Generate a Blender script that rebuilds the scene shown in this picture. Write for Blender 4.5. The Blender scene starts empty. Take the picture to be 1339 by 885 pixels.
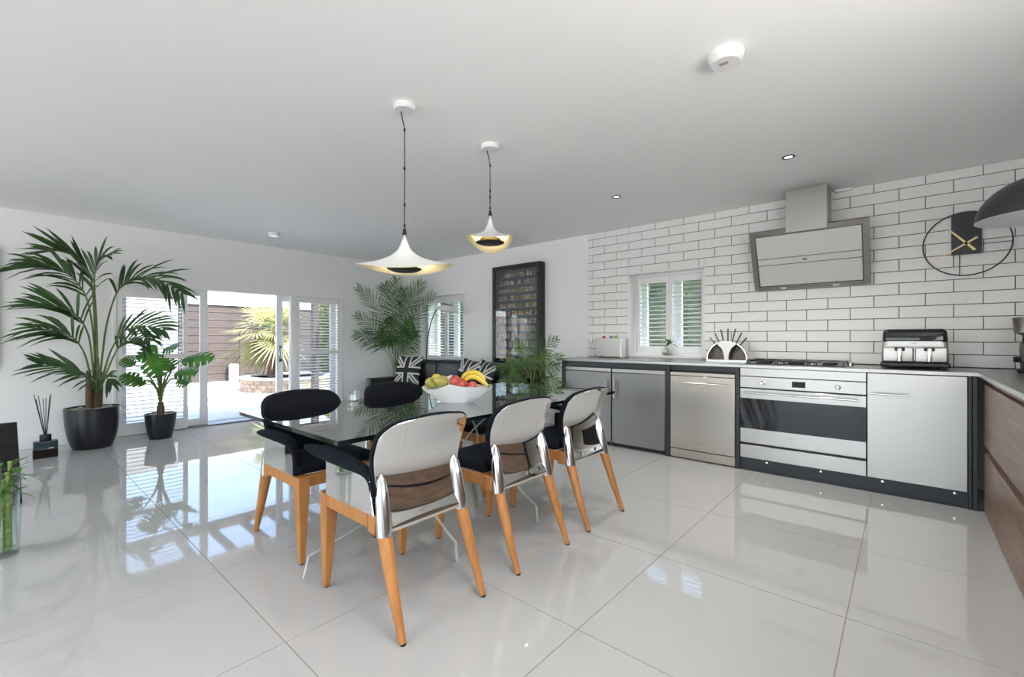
import bpy, bmesh, math, random
from mathutils import Vector, Matrix, Quaternion
random.seed(7)
S = bpy.context.scene
COL = S.collection
PI = math.pi
# ------------------------------------------------------------------ camera
IW, IH, FPX, YAW, CAMH = 1339.0, 885.0, 587.2, 0.7182, 1.1627
cd = bpy.data.cameras.new('camera'); cd.sensor_width = 36.0; cd.lens = FPX * 36.0 / IW
cd.clip_start = 0.05; cd.clip_end = 200
cam = bpy.data.objects.new('camera', cd); COL.objects.link(cam)
cam.location = (0, 0, CAMH); cam.rotation_euler = (PI / 2, 0, YAW)
S.camera = cam
# ------------------------------------------------------------------ world, sun, added fill lamps
wd = bpy.data.worlds.new('sky'); S.world = wd; wd.use_nodes = True
wn = wd.node_tree; wn.nodes.clear()
wo = wn.nodes.new('ShaderNodeOutputWorld'); wb = wn.nodes.new('ShaderNodeBackground')
ws = wn.nodes.new('ShaderNodeTexSky'); ws.sky_type = 'NISHITA'; ws.sun_disc = False
ws.sun_elevation = math.radians(58); ws.sun_rotation = math.radians(75)
ws.air_density = 1.0; ws.dust_density = 2.5; ws.ozone_density = 1.0
wb.inputs['Strength'].default_value = 0.9
wn.links.new(ws.outputs[0], wb.inputs[0]); wn.links.new(wb.outputs[0], wo.inputs[0])
def lamp(name, kind, loc, energy, color=(1, 1, 1), **kw):
    d = bpy.data.lights.new(name, kind); d.energy = energy; d.color = color
    for k, v in kw.items():
        if k not in ('rot', 'aim'): setattr(d, k, v)
    o = bpy.data.objects.new(name, d); COL.objects.link(o); o.location = loc
    if 'aim' in kw: o.rotation_euler = Vector(kw['aim']).to_track_quat('-Z', 'Y').to_euler()
    return o
lamp('sun', 'SUN', (6, 2, 9), 16, (1.0, 0.94, 0.86), angle=math.radians(0.6), aim=(-0.8, -0.22, -1.4))
lamp('rear_fill_lamp', 'AREA', (-2.95, -4.46, 1.25), 76, (1.0, 0.985, 0.965), shape='RECTANGLE', size=7.2, size_y=2.2, aim=(0, 1, 0.3))  # unseen area lamp added as fill at the rear window
lamp('side_fill_lamp', 'AREA', (1.02, 0.75, 1.55), 36, (1.0, 0.985, 0.965), shape='RECTANGLE', size=2.2, size_y=1.05, aim=(-1, 0, 0.3))  # unseen area lamp added as fill inside the side window
S.view_settings.view_transform = 'Standard'; S.view_settings.look = 'None'
S.view_settings.exposure = 0.38; S.view_settings.gamma = 1.0; S.view_settings.use_curve_mapping = False
cy = S.cycles
cy.max_bounces = 12; cy.diffuse_bounces = 8; cy.glossy_bounces = 6; cy.transmission_bounces = 8
cy.transparent_max_bounces = 32; cy.caustics_reflective = False; cy.caustics_refractive = False
cy.sample_clamp_indirect = 5.0; cy.use_denoising = True
# ------------------------------------------------------------------ helpers
sY, cYw = math.sin(YAW), math.cos(YAW)
def at(px, py, depth):
    x = (px - IW / 2) / FPX * depth; z = (IH / 2 - py) / FPX * depth
    return Vector((x * cYw - depth * sY, x * sY + depth * cYw, CAMH + z))
class MB:
    def __init__(s): s.v = []; s.f = []; s.m = []
    def add(s, vs, fs, mi=0, M=None):
        b = len(s.v)
        s.v += [tuple(M @ Vector(p)) if M else tuple(p) for p in vs]
        s.f += [tuple(b + i for i in f) for f in fs]; s.m += [mi] * len(fs); return s
    def box(s, x0, x1, y0, y1, z0, z1, mi=0, M=None):
        vs = [(x0, y0, z0), (x1, y0, z0), (x1, y1, z0), (x0, y1, z0), (x0, y0, z1), (x1, y0, z1), (x1, y1, z1), (x0, y1, z1)]
        return s.add(vs, [(3, 2, 1, 0), (4, 5, 6, 7), (0, 1, 5, 4), (1, 2, 6, 5), (2, 3, 7, 6), (3, 0, 4, 7)], mi, M)
    def rbox(s, x0, x1, y0, y1, z0, z1, r, mi=0, M=None, k=3, puff=0):
        c = [(x0 + x1) / 2, (y0 + y1) / 2, (z0 + z1) / 2]; h = [(x1 - x0) / 2, (y1 - y0) / 2, (z1 - z0) / 2]
        r = min([r] + [q * .999 for q in h])
        def ax(a):
            l = [-a + r * (1 - math.cos(i * PI / 2 / k)) for i in range(k)] + [-a + r]
            q = [-(a - r) * .5, 0, (a - r) * .5] if puff else []
            return l + q + [-t for t in reversed(l)]
        A = [ax(q) for q in h]; idx = {}; vs = []; fs = []
        def vert(i, j, l):
            key = (i, j, l)
            if key not in idx:
                p = Vector((A[0][i], A[1][j], A[2][l]))
                inn = Vector([max(-(h[q] - r), min(h[q] - r, p[q])) for q in range(3)])
                d = p - inn
                if d.length > 1e-9: p = inn + d.normalized() * r
                if puff:
                    g = [1 - (p[q] / h[q]) ** 2 for q in range(3)]
                    a = min(range(3), key=lambda q: h[q])
                    o = [q for q in range(3) if q != a]
                    p[a] += (1 if p[a] > 0 else -1) * puff * max(0, g[o[0]]) ** .6 * max(0, g[o[1]]) ** .6
                idx[key] = len(vs); vs.append((p.x + c[0], p.y + c[1], p.z + c[2]))
            return idx[key]
        n = [len(q) - 1 for q in A]
        for i in range(n[0]):
            for j in range(n[1]):
                fs.append((vert(i, j, 0), vert(i, j + 1, 0), vert(i + 1, j + 1, 0), vert(i + 1, j, 0)))
                fs.append((vert(i, j, n[2]), vert(i + 1, j, n[2]), vert(i + 1, j + 1, n[2]), vert(i, j + 1, n[2])))
        for i in range(n[0]):
            for l in range(n[2]):
                fs.append((vert(i, 0, l), vert(i + 1, 0, l), vert(i + 1, 0, l + 1), vert(i, 0, l + 1)))
                fs.append((vert(i, n[1], l), vert(i, n[1], l + 1), vert(i + 1, n[1], l + 1), vert(i + 1, n[1], l)))
        for j in range(n[1]):
            for l in range(n[2]):
                fs.append((vert(0, j, l), vert(0, j, l + 1), vert(0, j + 1, l + 1), vert(0, j + 1, l)))
                fs.append((vert(n[0], j, l), vert(n[0], j + 1, l), vert(n[0], j + 1, l + 1), vert(n[0], j, l + 1)))
        return s.add(vs, fs, mi, M)
    def tube(s, pts, r, n=8, mi=0, cap=True, M=None, flat=1.0):
        pts = [Vector(p) for p in pts]; N = len(pts)
        rs = list(r) if isinstance(r, (list, tuple)) else [r] * N
        vs = []; fs = []; up = None
        for i, p in enumerate(pts):
            t = (pts[min(i + 1, N - 1)] - pts[max(i - 1, 0)])
            t = t.normalized() if t.length > 1e-9 else Vector((0, 0, 1))
            if up is None:
                up = Vector((0, 0, 1)) if abs(t.z) < .9 else Vector((1, 0, 0))
            a = t.cross(up)
            if a.length < 1e-6: a = t.orthogonal()
            a.normalize(); b = t.cross(a).normalized(); up = -b if False else a.cross(t)
            for j in range(n):
                q = 2 * PI * j / n
                vs.append(p + (a * math.cos(q) + b * math.sin(q) * flat) * rs[i])
        for i in range(N - 1):
            for j in range(n):
                fs.append((i * n + j, (i + 1) * n + j, (i + 1) * n + (j + 1) % n, i * n + (j + 1) % n))
        if cap:
            fs.append(tuple(range(n))); fs.append(tuple((N - 1) * n + j for j in reversed(range(n))))
        return s.add(vs, fs, mi, M)
    def lathe(s, prof, cx=0, cy=0, cz=0, n=32, mi=0, M=None, sx=1, sy=1):
        vs = []; fs = []; N = len(prof)
        for (r, z) in prof:
            for j in range(n):
                q = 2 * PI * j / n; vs.append((cx + r * sx * math.cos(q), cy + r * sy * math.sin(q), cz + z))
        for i in range(N - 1):
            for j in range(n):
                fs.append((i * n + j, i * n + (j + 1) % n, (i + 1) * n + (j + 1) % n, (i + 1) * n + j))
        if prof[0][0] > 1e-5: fs.append(tuple(reversed(range(n))))
        if prof[-1][0] > 1e-5: fs.append(tuple((N - 1) * n + j for j in range(n)))
        return s.add(vs, fs, mi, M)
    def grid(s, P, mi=0, M=None, close=False):
        R = len(P); C = len(P[0]); vs = [p for row in P for p in row]; fs = []
        for i in range(R - 1):
            for j in range(C - 1 + (1 if close else 0)):
                fs.append((i * C + j, i * C + (j + 1) % C, (i + 1) * C + (j + 1) % C, (i + 1) * C + j))
        return s.add(vs, fs, mi, M)
    def prism(s, poly, axis, a0, a1, mi=0, M=None):
        n = len(poly)
        def p3(p, a):
            return (a, p[0], p[1]) if axis == 'x' else ((p[0], a, p[1]) if axis == 'y' else (p[0], p[1], a))
        vs = [p3(p, a0) for p in poly] + [p3(p, a1) for p in poly]
        fs = [tuple(range(n)), tuple(range(2 * n - 1, n - 1, -1))] + [(i, i + n, (i + 1) % n + n, (i + 1) % n) for i in range(n)]
        return s.add(vs, fs, mi, M)
    def mesh(s, name, mats, smooth=None):
        me = bpy.data.meshes.new(name); me.from_pydata(s.v, [], s.f)
        for m in (mats if isinstance(mats, (list, tuple)) else [mats]): me.materials.append(m)
        me.polygons.foreach_set('material_index', s.m)
        bm = bmesh.new(); bm.from_mesh(me); bmesh.ops.recalc_face_normals(bm, faces=bm.faces); bm.to_mesh(me); bm.free()
        if smooth is not None:
            me.polygons.foreach_set('use_smooth', [True] * len(me.polygons)); me.set_sharp_from_angle(angle=math.radians(smooth))
        return me
    def build(s, name, mats, parent=None, smooth=None, bevel=0, **kw):
        return link(name, s.mesh(name, mats, smooth), parent, bevel, **kw)
def link(name, me, parent=None, bevel=0, **kw):
    o = bpy.data.objects.new(name, me); COL.objects.link(o)
    if parent:
        o.parent = parent; o.matrix_parent_inverse = parent.matrix_basis.inverted()
        if parent.parent: o.matrix_parent_inverse = (parent.parent.matrix_basis @ parent.matrix_parent_inverse @ parent.matrix_basis).inverted()
    if bevel:
        b = o.modifiers.new('bevel', 'BEVEL'); b.width = bevel; b.segments = 2; b.limit_method = 'ANGLE'
        for p in me.polygons: p.use_smooth = True
        me.set_sharp_from_angle(angle=math.radians(35))
    tag(o, **kw); return o
def tag(o, label=None, cat=None, group=None, kind=None):
    if label: o['label'] = label
    if cat: o['category'] = cat
    if group: o['group'] = group
    if kind: o['kind'] = kind
    return o
def thing(name, label, cat, loc=(0, 0, 0), group=None, kind=None):
    o = bpy.data.objects.new(name, None); COL.objects.link(o); o.location = loc; o.empty_display_size = .1
    return tag(o, label, cat, group, kind)
def copy_tree(o, parent=None):
    c = o.copy(); COL.objects.link(c)
    if parent: c.parent = parent
    for ch in o.children: copy_tree(ch, c)
    return c
# ------------------------------------------------------------------ materials
def mat(name, col=(.8, .8, .8), rough=.5, metal=0, **kw):
    m = bpy.data.materials.new(name); m.use_nodes = True
    b = m.node_tree.nodes['Principled BSDF']
    b.inputs['Base Color'].default_value = (*col, 1); b.inputs['Roughness'].default_value = rough; b.inputs['Metallic'].default_value = metal
    for k, v in kw.items():
        b.inputs[k].default_value = (*v, 1) if isinstance(v, tuple) else v
    return m
def nd(m, t, **kw):
    n = m.node_tree.nodes.new(t)
    for k, v in kw.items(): setattr(n, k, v)
    return n
def lk(m, a, b): m.node_tree.links.new(a, b)
def tex(m, scale, coord='Object', noise=5.0, detail=4.0, rough=.6, dist=0):
    tc = nd(m, 'ShaderNodeTexCoord'); mp = nd(m, 'ShaderNodeMapping'); mp.inputs['Scale'].default_value = scale
    lk(m, tc.outputs[coord], mp.inputs['Vector'])
    n = nd(m, 'ShaderNodeTexNoise'); n.inputs['Scale'].default_value = noise; n.inputs['Detail'].default_value = detail
    n.inputs['Roughness'].default_value = rough; n.inputs['Distortion'].default_value = dist
    lk(m, mp.outputs[0], n.inputs['Vector']); return n
def ramp(m, src, stops):
    r = nd(m, 'ShaderNodeValToRGB'); e = r.color_ramp.elements
    while len(e) < len(stops): e.new(.5)
    for q, (p, c) in zip(e, stops): q.position = p; q.color = (*c, 1)
    lk(m, src, r.inputs[0]); return r
def vary(m, stops, scale=(1, 1, 1), bump=0, bdist=.002, **kw):
    b = m.node_tree.nodes['Principled BSDF']; n = tex(m, scale, **kw)
    r = ramp(m, n.outputs['Fac'], stops); lk(m, r.outputs[0], b.inputs['Base Color'])
    if bump: addbump(m, n.outputs['Fac'], bump, bdist)
    return m
def addbump(m, src, strength, dist):
    bp = nd(m, 'ShaderNodeBump'); bp.inputs['Strength'].default_value = strength; bp.inputs['Distance'].default_value = dist
    lk(m, src, bp.inputs['Height']); lk(m, bp.outputs[0], m.node_tree.nodes['Principled BSDF'].inputs['Normal'])
def thin_glass(name, tint=(1, 1, 1), refl=1.0, rough=0.0, f0=.04, power=5):
    m = bpy.data.materials.new(name); m.use_nodes = True; t = m.node_tree; t.nodes.clear()
    o = t.nodes.new('ShaderNodeOutputMaterial'); mx = t.nodes.new('ShaderNodeMixShader')
    tr = t.nodes.new('ShaderNodeBsdfTransparent'); tr.inputs[0].default_value = (*tint, 1)
    gl = t.nodes.new('ShaderNodeBsdfGlossy'); gl.inputs['Roughness'].default_value = rough
    lw = t.nodes.new('ShaderNodeLayerWeight'); lw.inputs[0].default_value = .5
    p = t.nodes.new('ShaderNodeMath'); p.operation = 'POWER'; p.inputs[1].default_value = power
    a = t.nodes.new('ShaderNodeMath'); a.operation = 'MULTIPLY_ADD'; a.inputs[1].default_value = (1 - f0) * refl; a.inputs[2].default_value = f0 * refl
    t.links.new(lw.outputs['Facing'], p.inputs[0]); t.links.new(p.outputs[0], a.inputs[0]); t.links.new(a.outputs[0], mx.inputs[0])
    t.links.new(tr.outputs[0], mx.inputs[1]); t.links.new(gl.outputs[0], mx.inputs[2]); t.links.new(mx.outputs[0], o.inputs[0])
    return m
def leafmat(name, a, b, rough=.45, trans=.25, scale=3.0):
    m = mat(name, a, rough); bs = m.node_tree.nodes['Principled BSDF']
    n = tex(m, (1, 1, 1), noise=scale, detail=2)
    r = ramp(m, n.outputs['Fac'], [(.35, a), (.65, b)]); lk(m, r.outputs[0], bs.inputs['Base Color'])
    if trans:
        out = [q for q in m.node_tree.nodes if q.type == 'OUTPUT_MATERIAL'][0]
        tl = nd(m, 'ShaderNodeBsdfTranslucent'); lk(m, r.outputs[0], tl.inputs[0])
        mx = nd(m, 'ShaderNodeMixShader'); mx.inputs[0].default_value = trans
        lk(m, bs.outputs[0], mx.inputs[1]); lk(m, tl.outputs[0], mx.inputs[2]); lk(m, mx.outputs[0], out.inputs[0])
    return m
M = {}
M['wall'] = vary(mat('wall_paint', (.74, .745, .75), .9), [(.3, (.82, .82, .82)), (.7, (.84, .84, .84))], noise=.8)
M['ceil'] = vary(mat('ceiling_paint', (.8, .8, .79), .95), [(.3, (.92, .917, .91)), (.7, (.94, .937, .93))], noise=.7)
M['white'] = mat('white_gloss_paint', (.82, .82, .82), .32)
M['tile'] = vary(mat('polished_porcelain', (.62, .62, .61), .035), [(.3, (.47, .47, .464)), (.7, (.505, .505, .498))], noise=.9)
M['tile'].node_tree.nodes['Principled BSDF'].inputs['Specular IOR Level'].default_value = .62
M['grout_floor'] = mat('floor_grout', (.30, .26, .20), .9)
M['brick'] = vary(mat('white_wall_tile', (.75, .745, .735), .22), [(.3, (.79, .785, .775)), (.7, (.83, .825, .815))], noise=2.0)
M['grout'] = mat('dark_grout', (.05, .038, .034), .95)
def steel(name, col, rough, scale=(2, 2, 160), contrast=.12):
    m = mat(name, col, rough, 1.0); n = tex(m, scale, noise=3.0, detail=3)
    c0 = tuple(q * (1 - contrast) for q in col); c1 = tuple(min(1, q * (1 + contrast)) for q in col)
    r = ramp(m, n.outputs['Fac'], [(.3, c0), (.7, c1)]); lk(m, r.outputs[0], m.node_tree.nodes['Principled BSDF'].inputs['Base Color'])
    return m
M['steel'] = steel('brushed_steel', (.44, .43, .41), .36, (2, 2, 160), .04)
M['steel_warm'] = steel('warm_brushed_steel', (.46, .42, .375), .36, (160, 160, 2), .05)
M['steel_grey'] = steel('grey_fridge_steel', (.27, .265, .26), .45, (2, 2, 160), .04)
M['steel_dark'] = steel('dark_brushed_steel', (.30, .29, .275), .35)
M['worktop'] = steel('steel_worktop', (.36, .355, .345), .28, (3, 90, 3), .06)
M['chrome'] = mat('chrome', (.78, .78, .79), .09, 1.0)
M['sleeve'] = mat('satin_chrome_sleeve', (.72, .72, .73), .15, 1.0)
M['mirror'] = mat('polished_steel_shell', (.84, .835, .83), .018, 1.0)
M['anthracite'] = mat('anthracite_frame', (.024, .028, .036), .42)
M['black'] = mat('black_plastic', (.012, .012, .013), .4)
M['black_gloss'] = mat('black_gloss_glass', (.012, .012, .013), .05)
M['oven_glass'] = mat('oven_door_glass', (.016, .016, .017), .06, 0, **{'Specular IOR Level': .3})
def wood(name, stops, scale, rough=.5, noise=3.0, dist=.6, bump=.06):
    m = mat(name, stops[0][1], rough); return vary(m, stops, scale, bump, noise=noise, detail=6, rough=.62, dist=dist)
M['walnut'] = wood('walnut_veneer', [(.25, (.12, .072, .05)), (.45, (.21, .135, .097)), (.62, (.27, .18, .13)), (.75, (.42, .28, .20))], (6, .8, 7), .42, 2.2, .9)
M['beech'] = wood('oiled_beech', [(.25, (.36, .14, .036)), (.5, (.46, .195, .055)), (.75, (.54, .245, .075))], (9, 9, 1.1), .38, 3, .4)
M['velvet'] = mat('navy_velvet', (.005, .0065, .011), .9, 0, **{'Sheen Weight': .10, 'Sheen Tint': (.25, .3, .45), 'Sheen Roughness': .4, 'Specular IOR Level': .2})
M['leather'] = vary(mat('black_leather', (.012, .012, .013), .36), [(.3, (.009, .009, .010)), (.7, (.018, .018, .019))], bump=.15, noise=60.0)
M['cush_black'] = mat('charcoal_wool', (.022, .026, .03), .95)
M['cush_white'] = mat('cream_wool', (.62, .60, .54), .95)
M['table_glass'] = thin_glass('table_glass', (.92, .96, .95), 1.0, 0, .24, 2.6)
M['table_edge'] = mat('table_glass_edge', (.006, .011, .010), .04)
M['acrylic'] = thin_glass('clear_acrylic', (.985, .99, .987), .35)
M['acrylic_edge'] = mat('acrylic_edge', (.74, .78, .76), .25, 0, Alpha=.5)
M['pane'] = thin_glass('window_glass', (.96, .975, .97), 1.0)
M['case_glass'] = thin_glass('display_glass', (.96, .97, .97), 1.0, 0, .09)
M['vase_glass'] = thin_glass('vase_glass', (.93, .955, .945), 1.0, 0, .06)
M['pot'] = mat('black_satin_pot', (.010, .011, .014), .33)
M['pebble'] = vary(mat('pebbles', (.4, .37, .32), .8), [(.3, (.20, .17, .14)), (.7, (.62, .58, .50))], noise=25.0)
M['kentia'] = leafmat('kentia_leaf', (.022, .060, .020), (.055, .135, .030), .42, .22, 4)
M['areca'] = leafmat('areca_leaf', (.035, .095, .025), (.095, .21, .045), .45, .25, 5)
M['monstera'] = leafmat('monstera_leaf', (.040, .135, .025), (.105, .27, .045), .35, .3, 8)
M['stem'] = vary(mat('green_stem', (.10, .16, .04), .5), [(.3, (.08, .13, .035)), (.7, (.16, .21, .06))], noise=12)
M['trunk'] = vary(mat('palm_trunk', (.10, .06, .035), .8), [(.3, (.05, .032, .02)), (.7, (.17, .10, .055))], (6, 6, 30), .3, noise=3)
M['fanpalm'] = leafmat('fan_palm_leaf', (.20, .21, .075), (.36, .36, .16), .5, .3, 3)
M['hedge'] = leafmat('hedge_leaf', (.075, .095, .045), (.18, .21, .11), .6, .3, 2)
M['hedge_y'] = leafmat('sunny_leaf', (.17, .19, .04), (.30, .31, .09), .6, .4, 2)
M['fence'] = wood('stained_fence_board', [(.25, (.030, .023, .021)), (.5, (.046, .036, .033)), (.75, (.066, .052, .047))], (1, .6, 9), .75, 3)
M['stone'] = vary(mat('tan_wall_stone', (.42, .33, .24), .9), [(.3, (.22, .165, .115)), (.7, (.36, .285, .21))], bump=.5, noise=6, bdist=.01)
M['slab'] = vary(mat('pale_paving', (.6, .59, .57), .85), [(.3, (.54, .535, .525)), (.7, (.62, .615, .605))], noise=2)
M['slab_joint'] = mat('paving_joint', (.28, .26, .24), .95)
M['turf'] = vary(mat('artificial_turf', (.07, .17, .05), .95), [(.3, (.05, .12, .035)), (.7, (.11, .23, .07))], noise=90)
M['render'] = mat('pale_render', (.24, .235, .235), .9)
M['figs'] = [mat('fig_' + n, c, .45) for n, c in (('yellow', (.80, .58, .16)), ('red', (.5, .04, .03)), ('white', (.82, .82, .78)), ('grey', (.42, .42, .43)), ('tan', (.62, .45, .26)), ('blue', (.06, .16, .36)), ('brown', (.32, .18, .09)), ('teal', (.08, .38, .36)))]
M['brass'] = mat('brushed_brass', (.55, .42, .16), .3, 1.0)
M['gold'] = mat('pale_gold', (.78, .60, .32), .35, .6)
# ------------------------------------------------------------------ room shell
XL, XR, YB, YF, ZC = -6.95, 1.05, 5.0, -4.5, 2.5
fl = MB().box(XL - .25, XR + .1, YF - .1, YB + .1, -.12, -.0022).build('floor', M['grout_floor'], kind='structure', label='large glossy pale grey porcelain tiled floor of the room', cat='floor')
T = .8; gx0, gy0 = -.183 - 8 * .8 - .8, 3.924 - 11 * .8
tile_me = MB().box(.0018, T - .0018, .0018, T - .0018, -.012, 0).mesh('floor_tile', M['tile'])
def tile_cut(x0, x1, y0, y1):
    return MB().box(x0, x1, y0, y1, -.012, 0).mesh('floor_tile', M['tile'])
for i in range(11):
    for j in range(13):
        x0 = gx0 + i * T; y0 = gy0 + j * T
        a0, a1, b0, b1 = max(x0, XL), min(x0 + T, XR), max(y0, YF), min(y0 + T, YB)
        if a1 - a0 < .02 or b1 - b0 < .02: continue
        if a1 - a0 > T - .001 and b1 - b0 > T - .001:
            o = link('floor_tile', tile_me, fl); o.location = (x0, y0, 0)
        else:
            link('floor_tile', tile_cut(a0 + .0018, a1 - .0018, b0 + .0018, b1 - .0018), fl)
MB().box(XL - .6, XR + 1.45, YF - 1.6, YB + .55, ZC, ZC + .25).build('ceiling', M['ceil'], kind='structure', label='flat white painted ceiling over the whole room', cat='ceiling')  # slab runs out as an unseen eave, shaped to keep sun from entering
def wall_with_holes(axis, a, b, z0, z1, p0, p1, holes):
    mb = MB(); cuts = sorted(holes); x = a
    def bx(u0, u1, w0, w1):
        if u1 - u0 < 1e-4 or w1 - w0 < 1e-4: return
        if axis == 'x': mb.box(u0, u1, p0, p1, w0, w1)
        else: mb.box(p0, p1, u0, u1, w0, w1)
    for (u0, u1, w0, w1) in cuts:
        bx(x, u0, z0, z1); bx(u0, u1, z0, w0); bx(u0, u1, w1, z1); x = u1
    bx(x, b, z0, z1); return mb
KW = (-2.505, -1.615, .948, 1.942)      # kitchen window opening
SW = (-6.56, -5.405, .74, 1.91)         # sofa window opening
DW = (.877, 3.72, 0.0, 1.885)           # patio door opening
wall_back = wall_with_holes('x', XL - .3, XR + .3, 0, ZC, YB, YB + .46, [SW, KW]).build('wall_back', M['wall'], kind='structure', label='white plastered long wall with two shuttered windows, half clad in white brick tiles', cat='wall')
wall_left = wall_with_holes('y', YF - .3, YB, 0, ZC, XL - .3, XL, [DW]).build('wall_left', M['wall'], kind='structure', label='white plastered wall with the shuttered patio doors', cat='wall')
wall_with_holes('y', YF - .3, YB, 0, ZC, XR, XR + .3, [(-.4, 1.9, 1.0, 2.1)]).build('wall_right', M['wall'], kind='structure', label='white plastered wall behind the walnut drawer run', cat='wall')
wall_with_holes('x', XL, XR, 0, ZC, YF - .3, YF, [(-6.55, .65, .12, 2.38)]).build('wall_front', M['wall'], kind='structure', label='white wall with wide added garden glazing opposite the tiled wall', cat='wall')
# white brick tiles: child pieces of the back wall
BX0, HC, BL = -3.061, .099, .328
gm = MB()
def grect(x0, x1, z0, z1): gm.box(x0, x1, 4.9935, 5.001, z0, z1)
grect(BX0, KW[0], .9, ZC); grect(KW[1], XR, .9, ZC); grect(KW[0], KW[1], KW[3], ZC)
gm.build('grout_bed', M['grout'], wall_back)
bcache = {}
def brick(x0, x1, z0, z1):
    if x1 - x0 < .012 or z1 - z0 < .012: return
    key = (round(x1 - x0, 4), round(z1 - z0, 4))
    if key not in bcache:
        w, h = key; e = .002
        mb = MB(); vs = [(0, 0, 0), (w, 0, 0), (w, 0, h), (0, 0, h), (0, -.006, 0), (w, -.006, 0), (w, -.006, h), (0, -.006, h), (e, -.0085, e), (w - e, -.0085, e), (w - e, -.0085, h - e), (e, -.0085, h - e)]
        mb.add(vs, [(8, 9, 10, 11), (4, 5, 9, 8), (5, 6, 10, 9), (6, 7, 11, 10), (7, 4, 8, 11), (0, 1, 5, 4), (1, 2, 6, 5), (2, 3, 7, 6), (3, 0, 4, 7)])
        bcache[key] = mb.mesh('brick', M['brick'])
    o = link('brick', bcache[key], wall_back); o.location = (x0, 4.994, z0)
g2 = .0023
ztop0 = 2.4217
for r in range(0, 16):
    z1 = ZC if r == 0 else ztop0 - HC * (r - 1); z0 = ztop0 - HC * r
    xs = -2.8225 - BL * 2 + (BL / 2 if r % 2 else 0)
    while xs < XR:
        a, b = max(xs, BX0) + g2, min(xs + BL, XR) - g2; c, d = z0 + g2, z1 - g2
        xs += BL
        if b - a < .012: continue
        wx0, wx1, wz0, wz1 = KW
        if b < wx0 or a > wx1 or d < wz0 or c > wz1: brick(a, b, c, d); continue
        if a < wx0: brick(a, wx0 - .001, c, d)
        if b > wx1: brick(wx1 + .001, b, c, d)
        ia, ib = max(a, wx0), min(b, wx1)
        if d > wz1: brick(ia, ib, wz1 + .001, d)
        if c < wz0: brick(ia, ib, c, wz0 - .001)
# baseboards
MB().box(XL, XL + .018, YF, DW[0] - .03, 0, .135).build('baseboard_left', M['white'], kind='structure', label='white skirting board along the wall behind the potted palms', cat='baseboard', bevel=.003)
MB().box(XL, XL + .018, DW[1] + .03, YB - .02, 0, .135).build('baseboard_corner', M['white'], kind='structure', label='short white skirting board beside the patio doors in the corner', cat='baseboard', bevel=.003)
MB().box(XL + .02, -3.1, YB - .018, YB, 0, .135).build('baseboard_back', M['white'], kind='structure', label='white skirting board along the wall behind the black sofa', cat='baseboard', bevel=.003)
# ------------------------------------------------------------------ shutters and windows
def shutter(parent, axis, p, u0, u1, z0, z1, mids=(), pitch=.047, lw=.058, tilt=12, stile=.045, rail=.085, th=.028):
    """one plantation shutter panel, faces -Y (axis x) or +X (axis y)"""
    mb = MB()
    def bx(a, b, c, d):
        if axis == 'x': mb.box(a, b, p - th / 2, p + th / 2, c, d)
        else: mb.box(p - th / 2, p + th / 2, a, b, c, d)
    bx(u0, u0 + stile, z0, z1); bx(u1 - stile, u1, z0, z1)
    bx(u0 + stile, u1 - stile, z0, z0 + rail); bx(u0 + stile, u1 - stile, z1 - rail, z1)
    for m_ in mids: bx(u0 + stile, u1 - stile, m_ - .03, m_ + .03)
    pan = mb.build('shutter_panel', M['white'], parent, bevel=.003)
    L = u1 - u0 - 2 * stile - .004; t = math.radians(tilt); hw = lw / 2; ht = .005
    prof = [(-hw, 0), (-hw * .5, ht), (hw * .5, ht), (hw, 0), (hw * .5, -ht), (-hw * .5, -ht)]
    pr = [(a * math.cos(t) - b * math.sin(t), a * math.sin(t) + b * math.cos(t)) for a, b in prof]
    if axis == 'x': me = MB().prism(pr, 'x', -L / 2, L / 2).mesh('louver', M['white'])
    else: me = MB().prism([(-a, b) for a, b in pr], 'y', -L / 2, L / 2).mesh('louver', M['white'])
    edges = [z0 + rail] + [e for m_ in mids for e in (m_ - .03, m_ + .03)] + [z1 - rail]
    for k in range(0, len(edges), 2):
        a, b = edges[k], edges[k + 1]; n = max(1, int((b - a) / pitch)); st = (b - a) / n
        for i in range(n):
            o = link('louver', me, pan); z = a + st * (i + .5); c = (u0 + u1) / 2
            o.location = (c, p, z) if axis == 'x' else (p, c, z)
    return pan
def sash(parent, y, x0, x1, z0, z1, w=.055, th=.05):
    mb = MB(); mb.box(x0, x0 + w, y, y + th, z0, z1); mb.box(x1 - w, x1, y, y + th, z0, z1)
    mb.box(x0 + w, x1 - w, y, y + th, z0, z0 + w); mb.box(x0 + w, x1 - w, y, y + th, z1 - w, z1)
    o = mb.build('sash_frame', M['white'], parent, bevel=.004)
    MB().box(x0 + w, x1 - w, y + .02, y + .026, z0 + w, z1 - w).build('pane', M['pane'], o)
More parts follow.
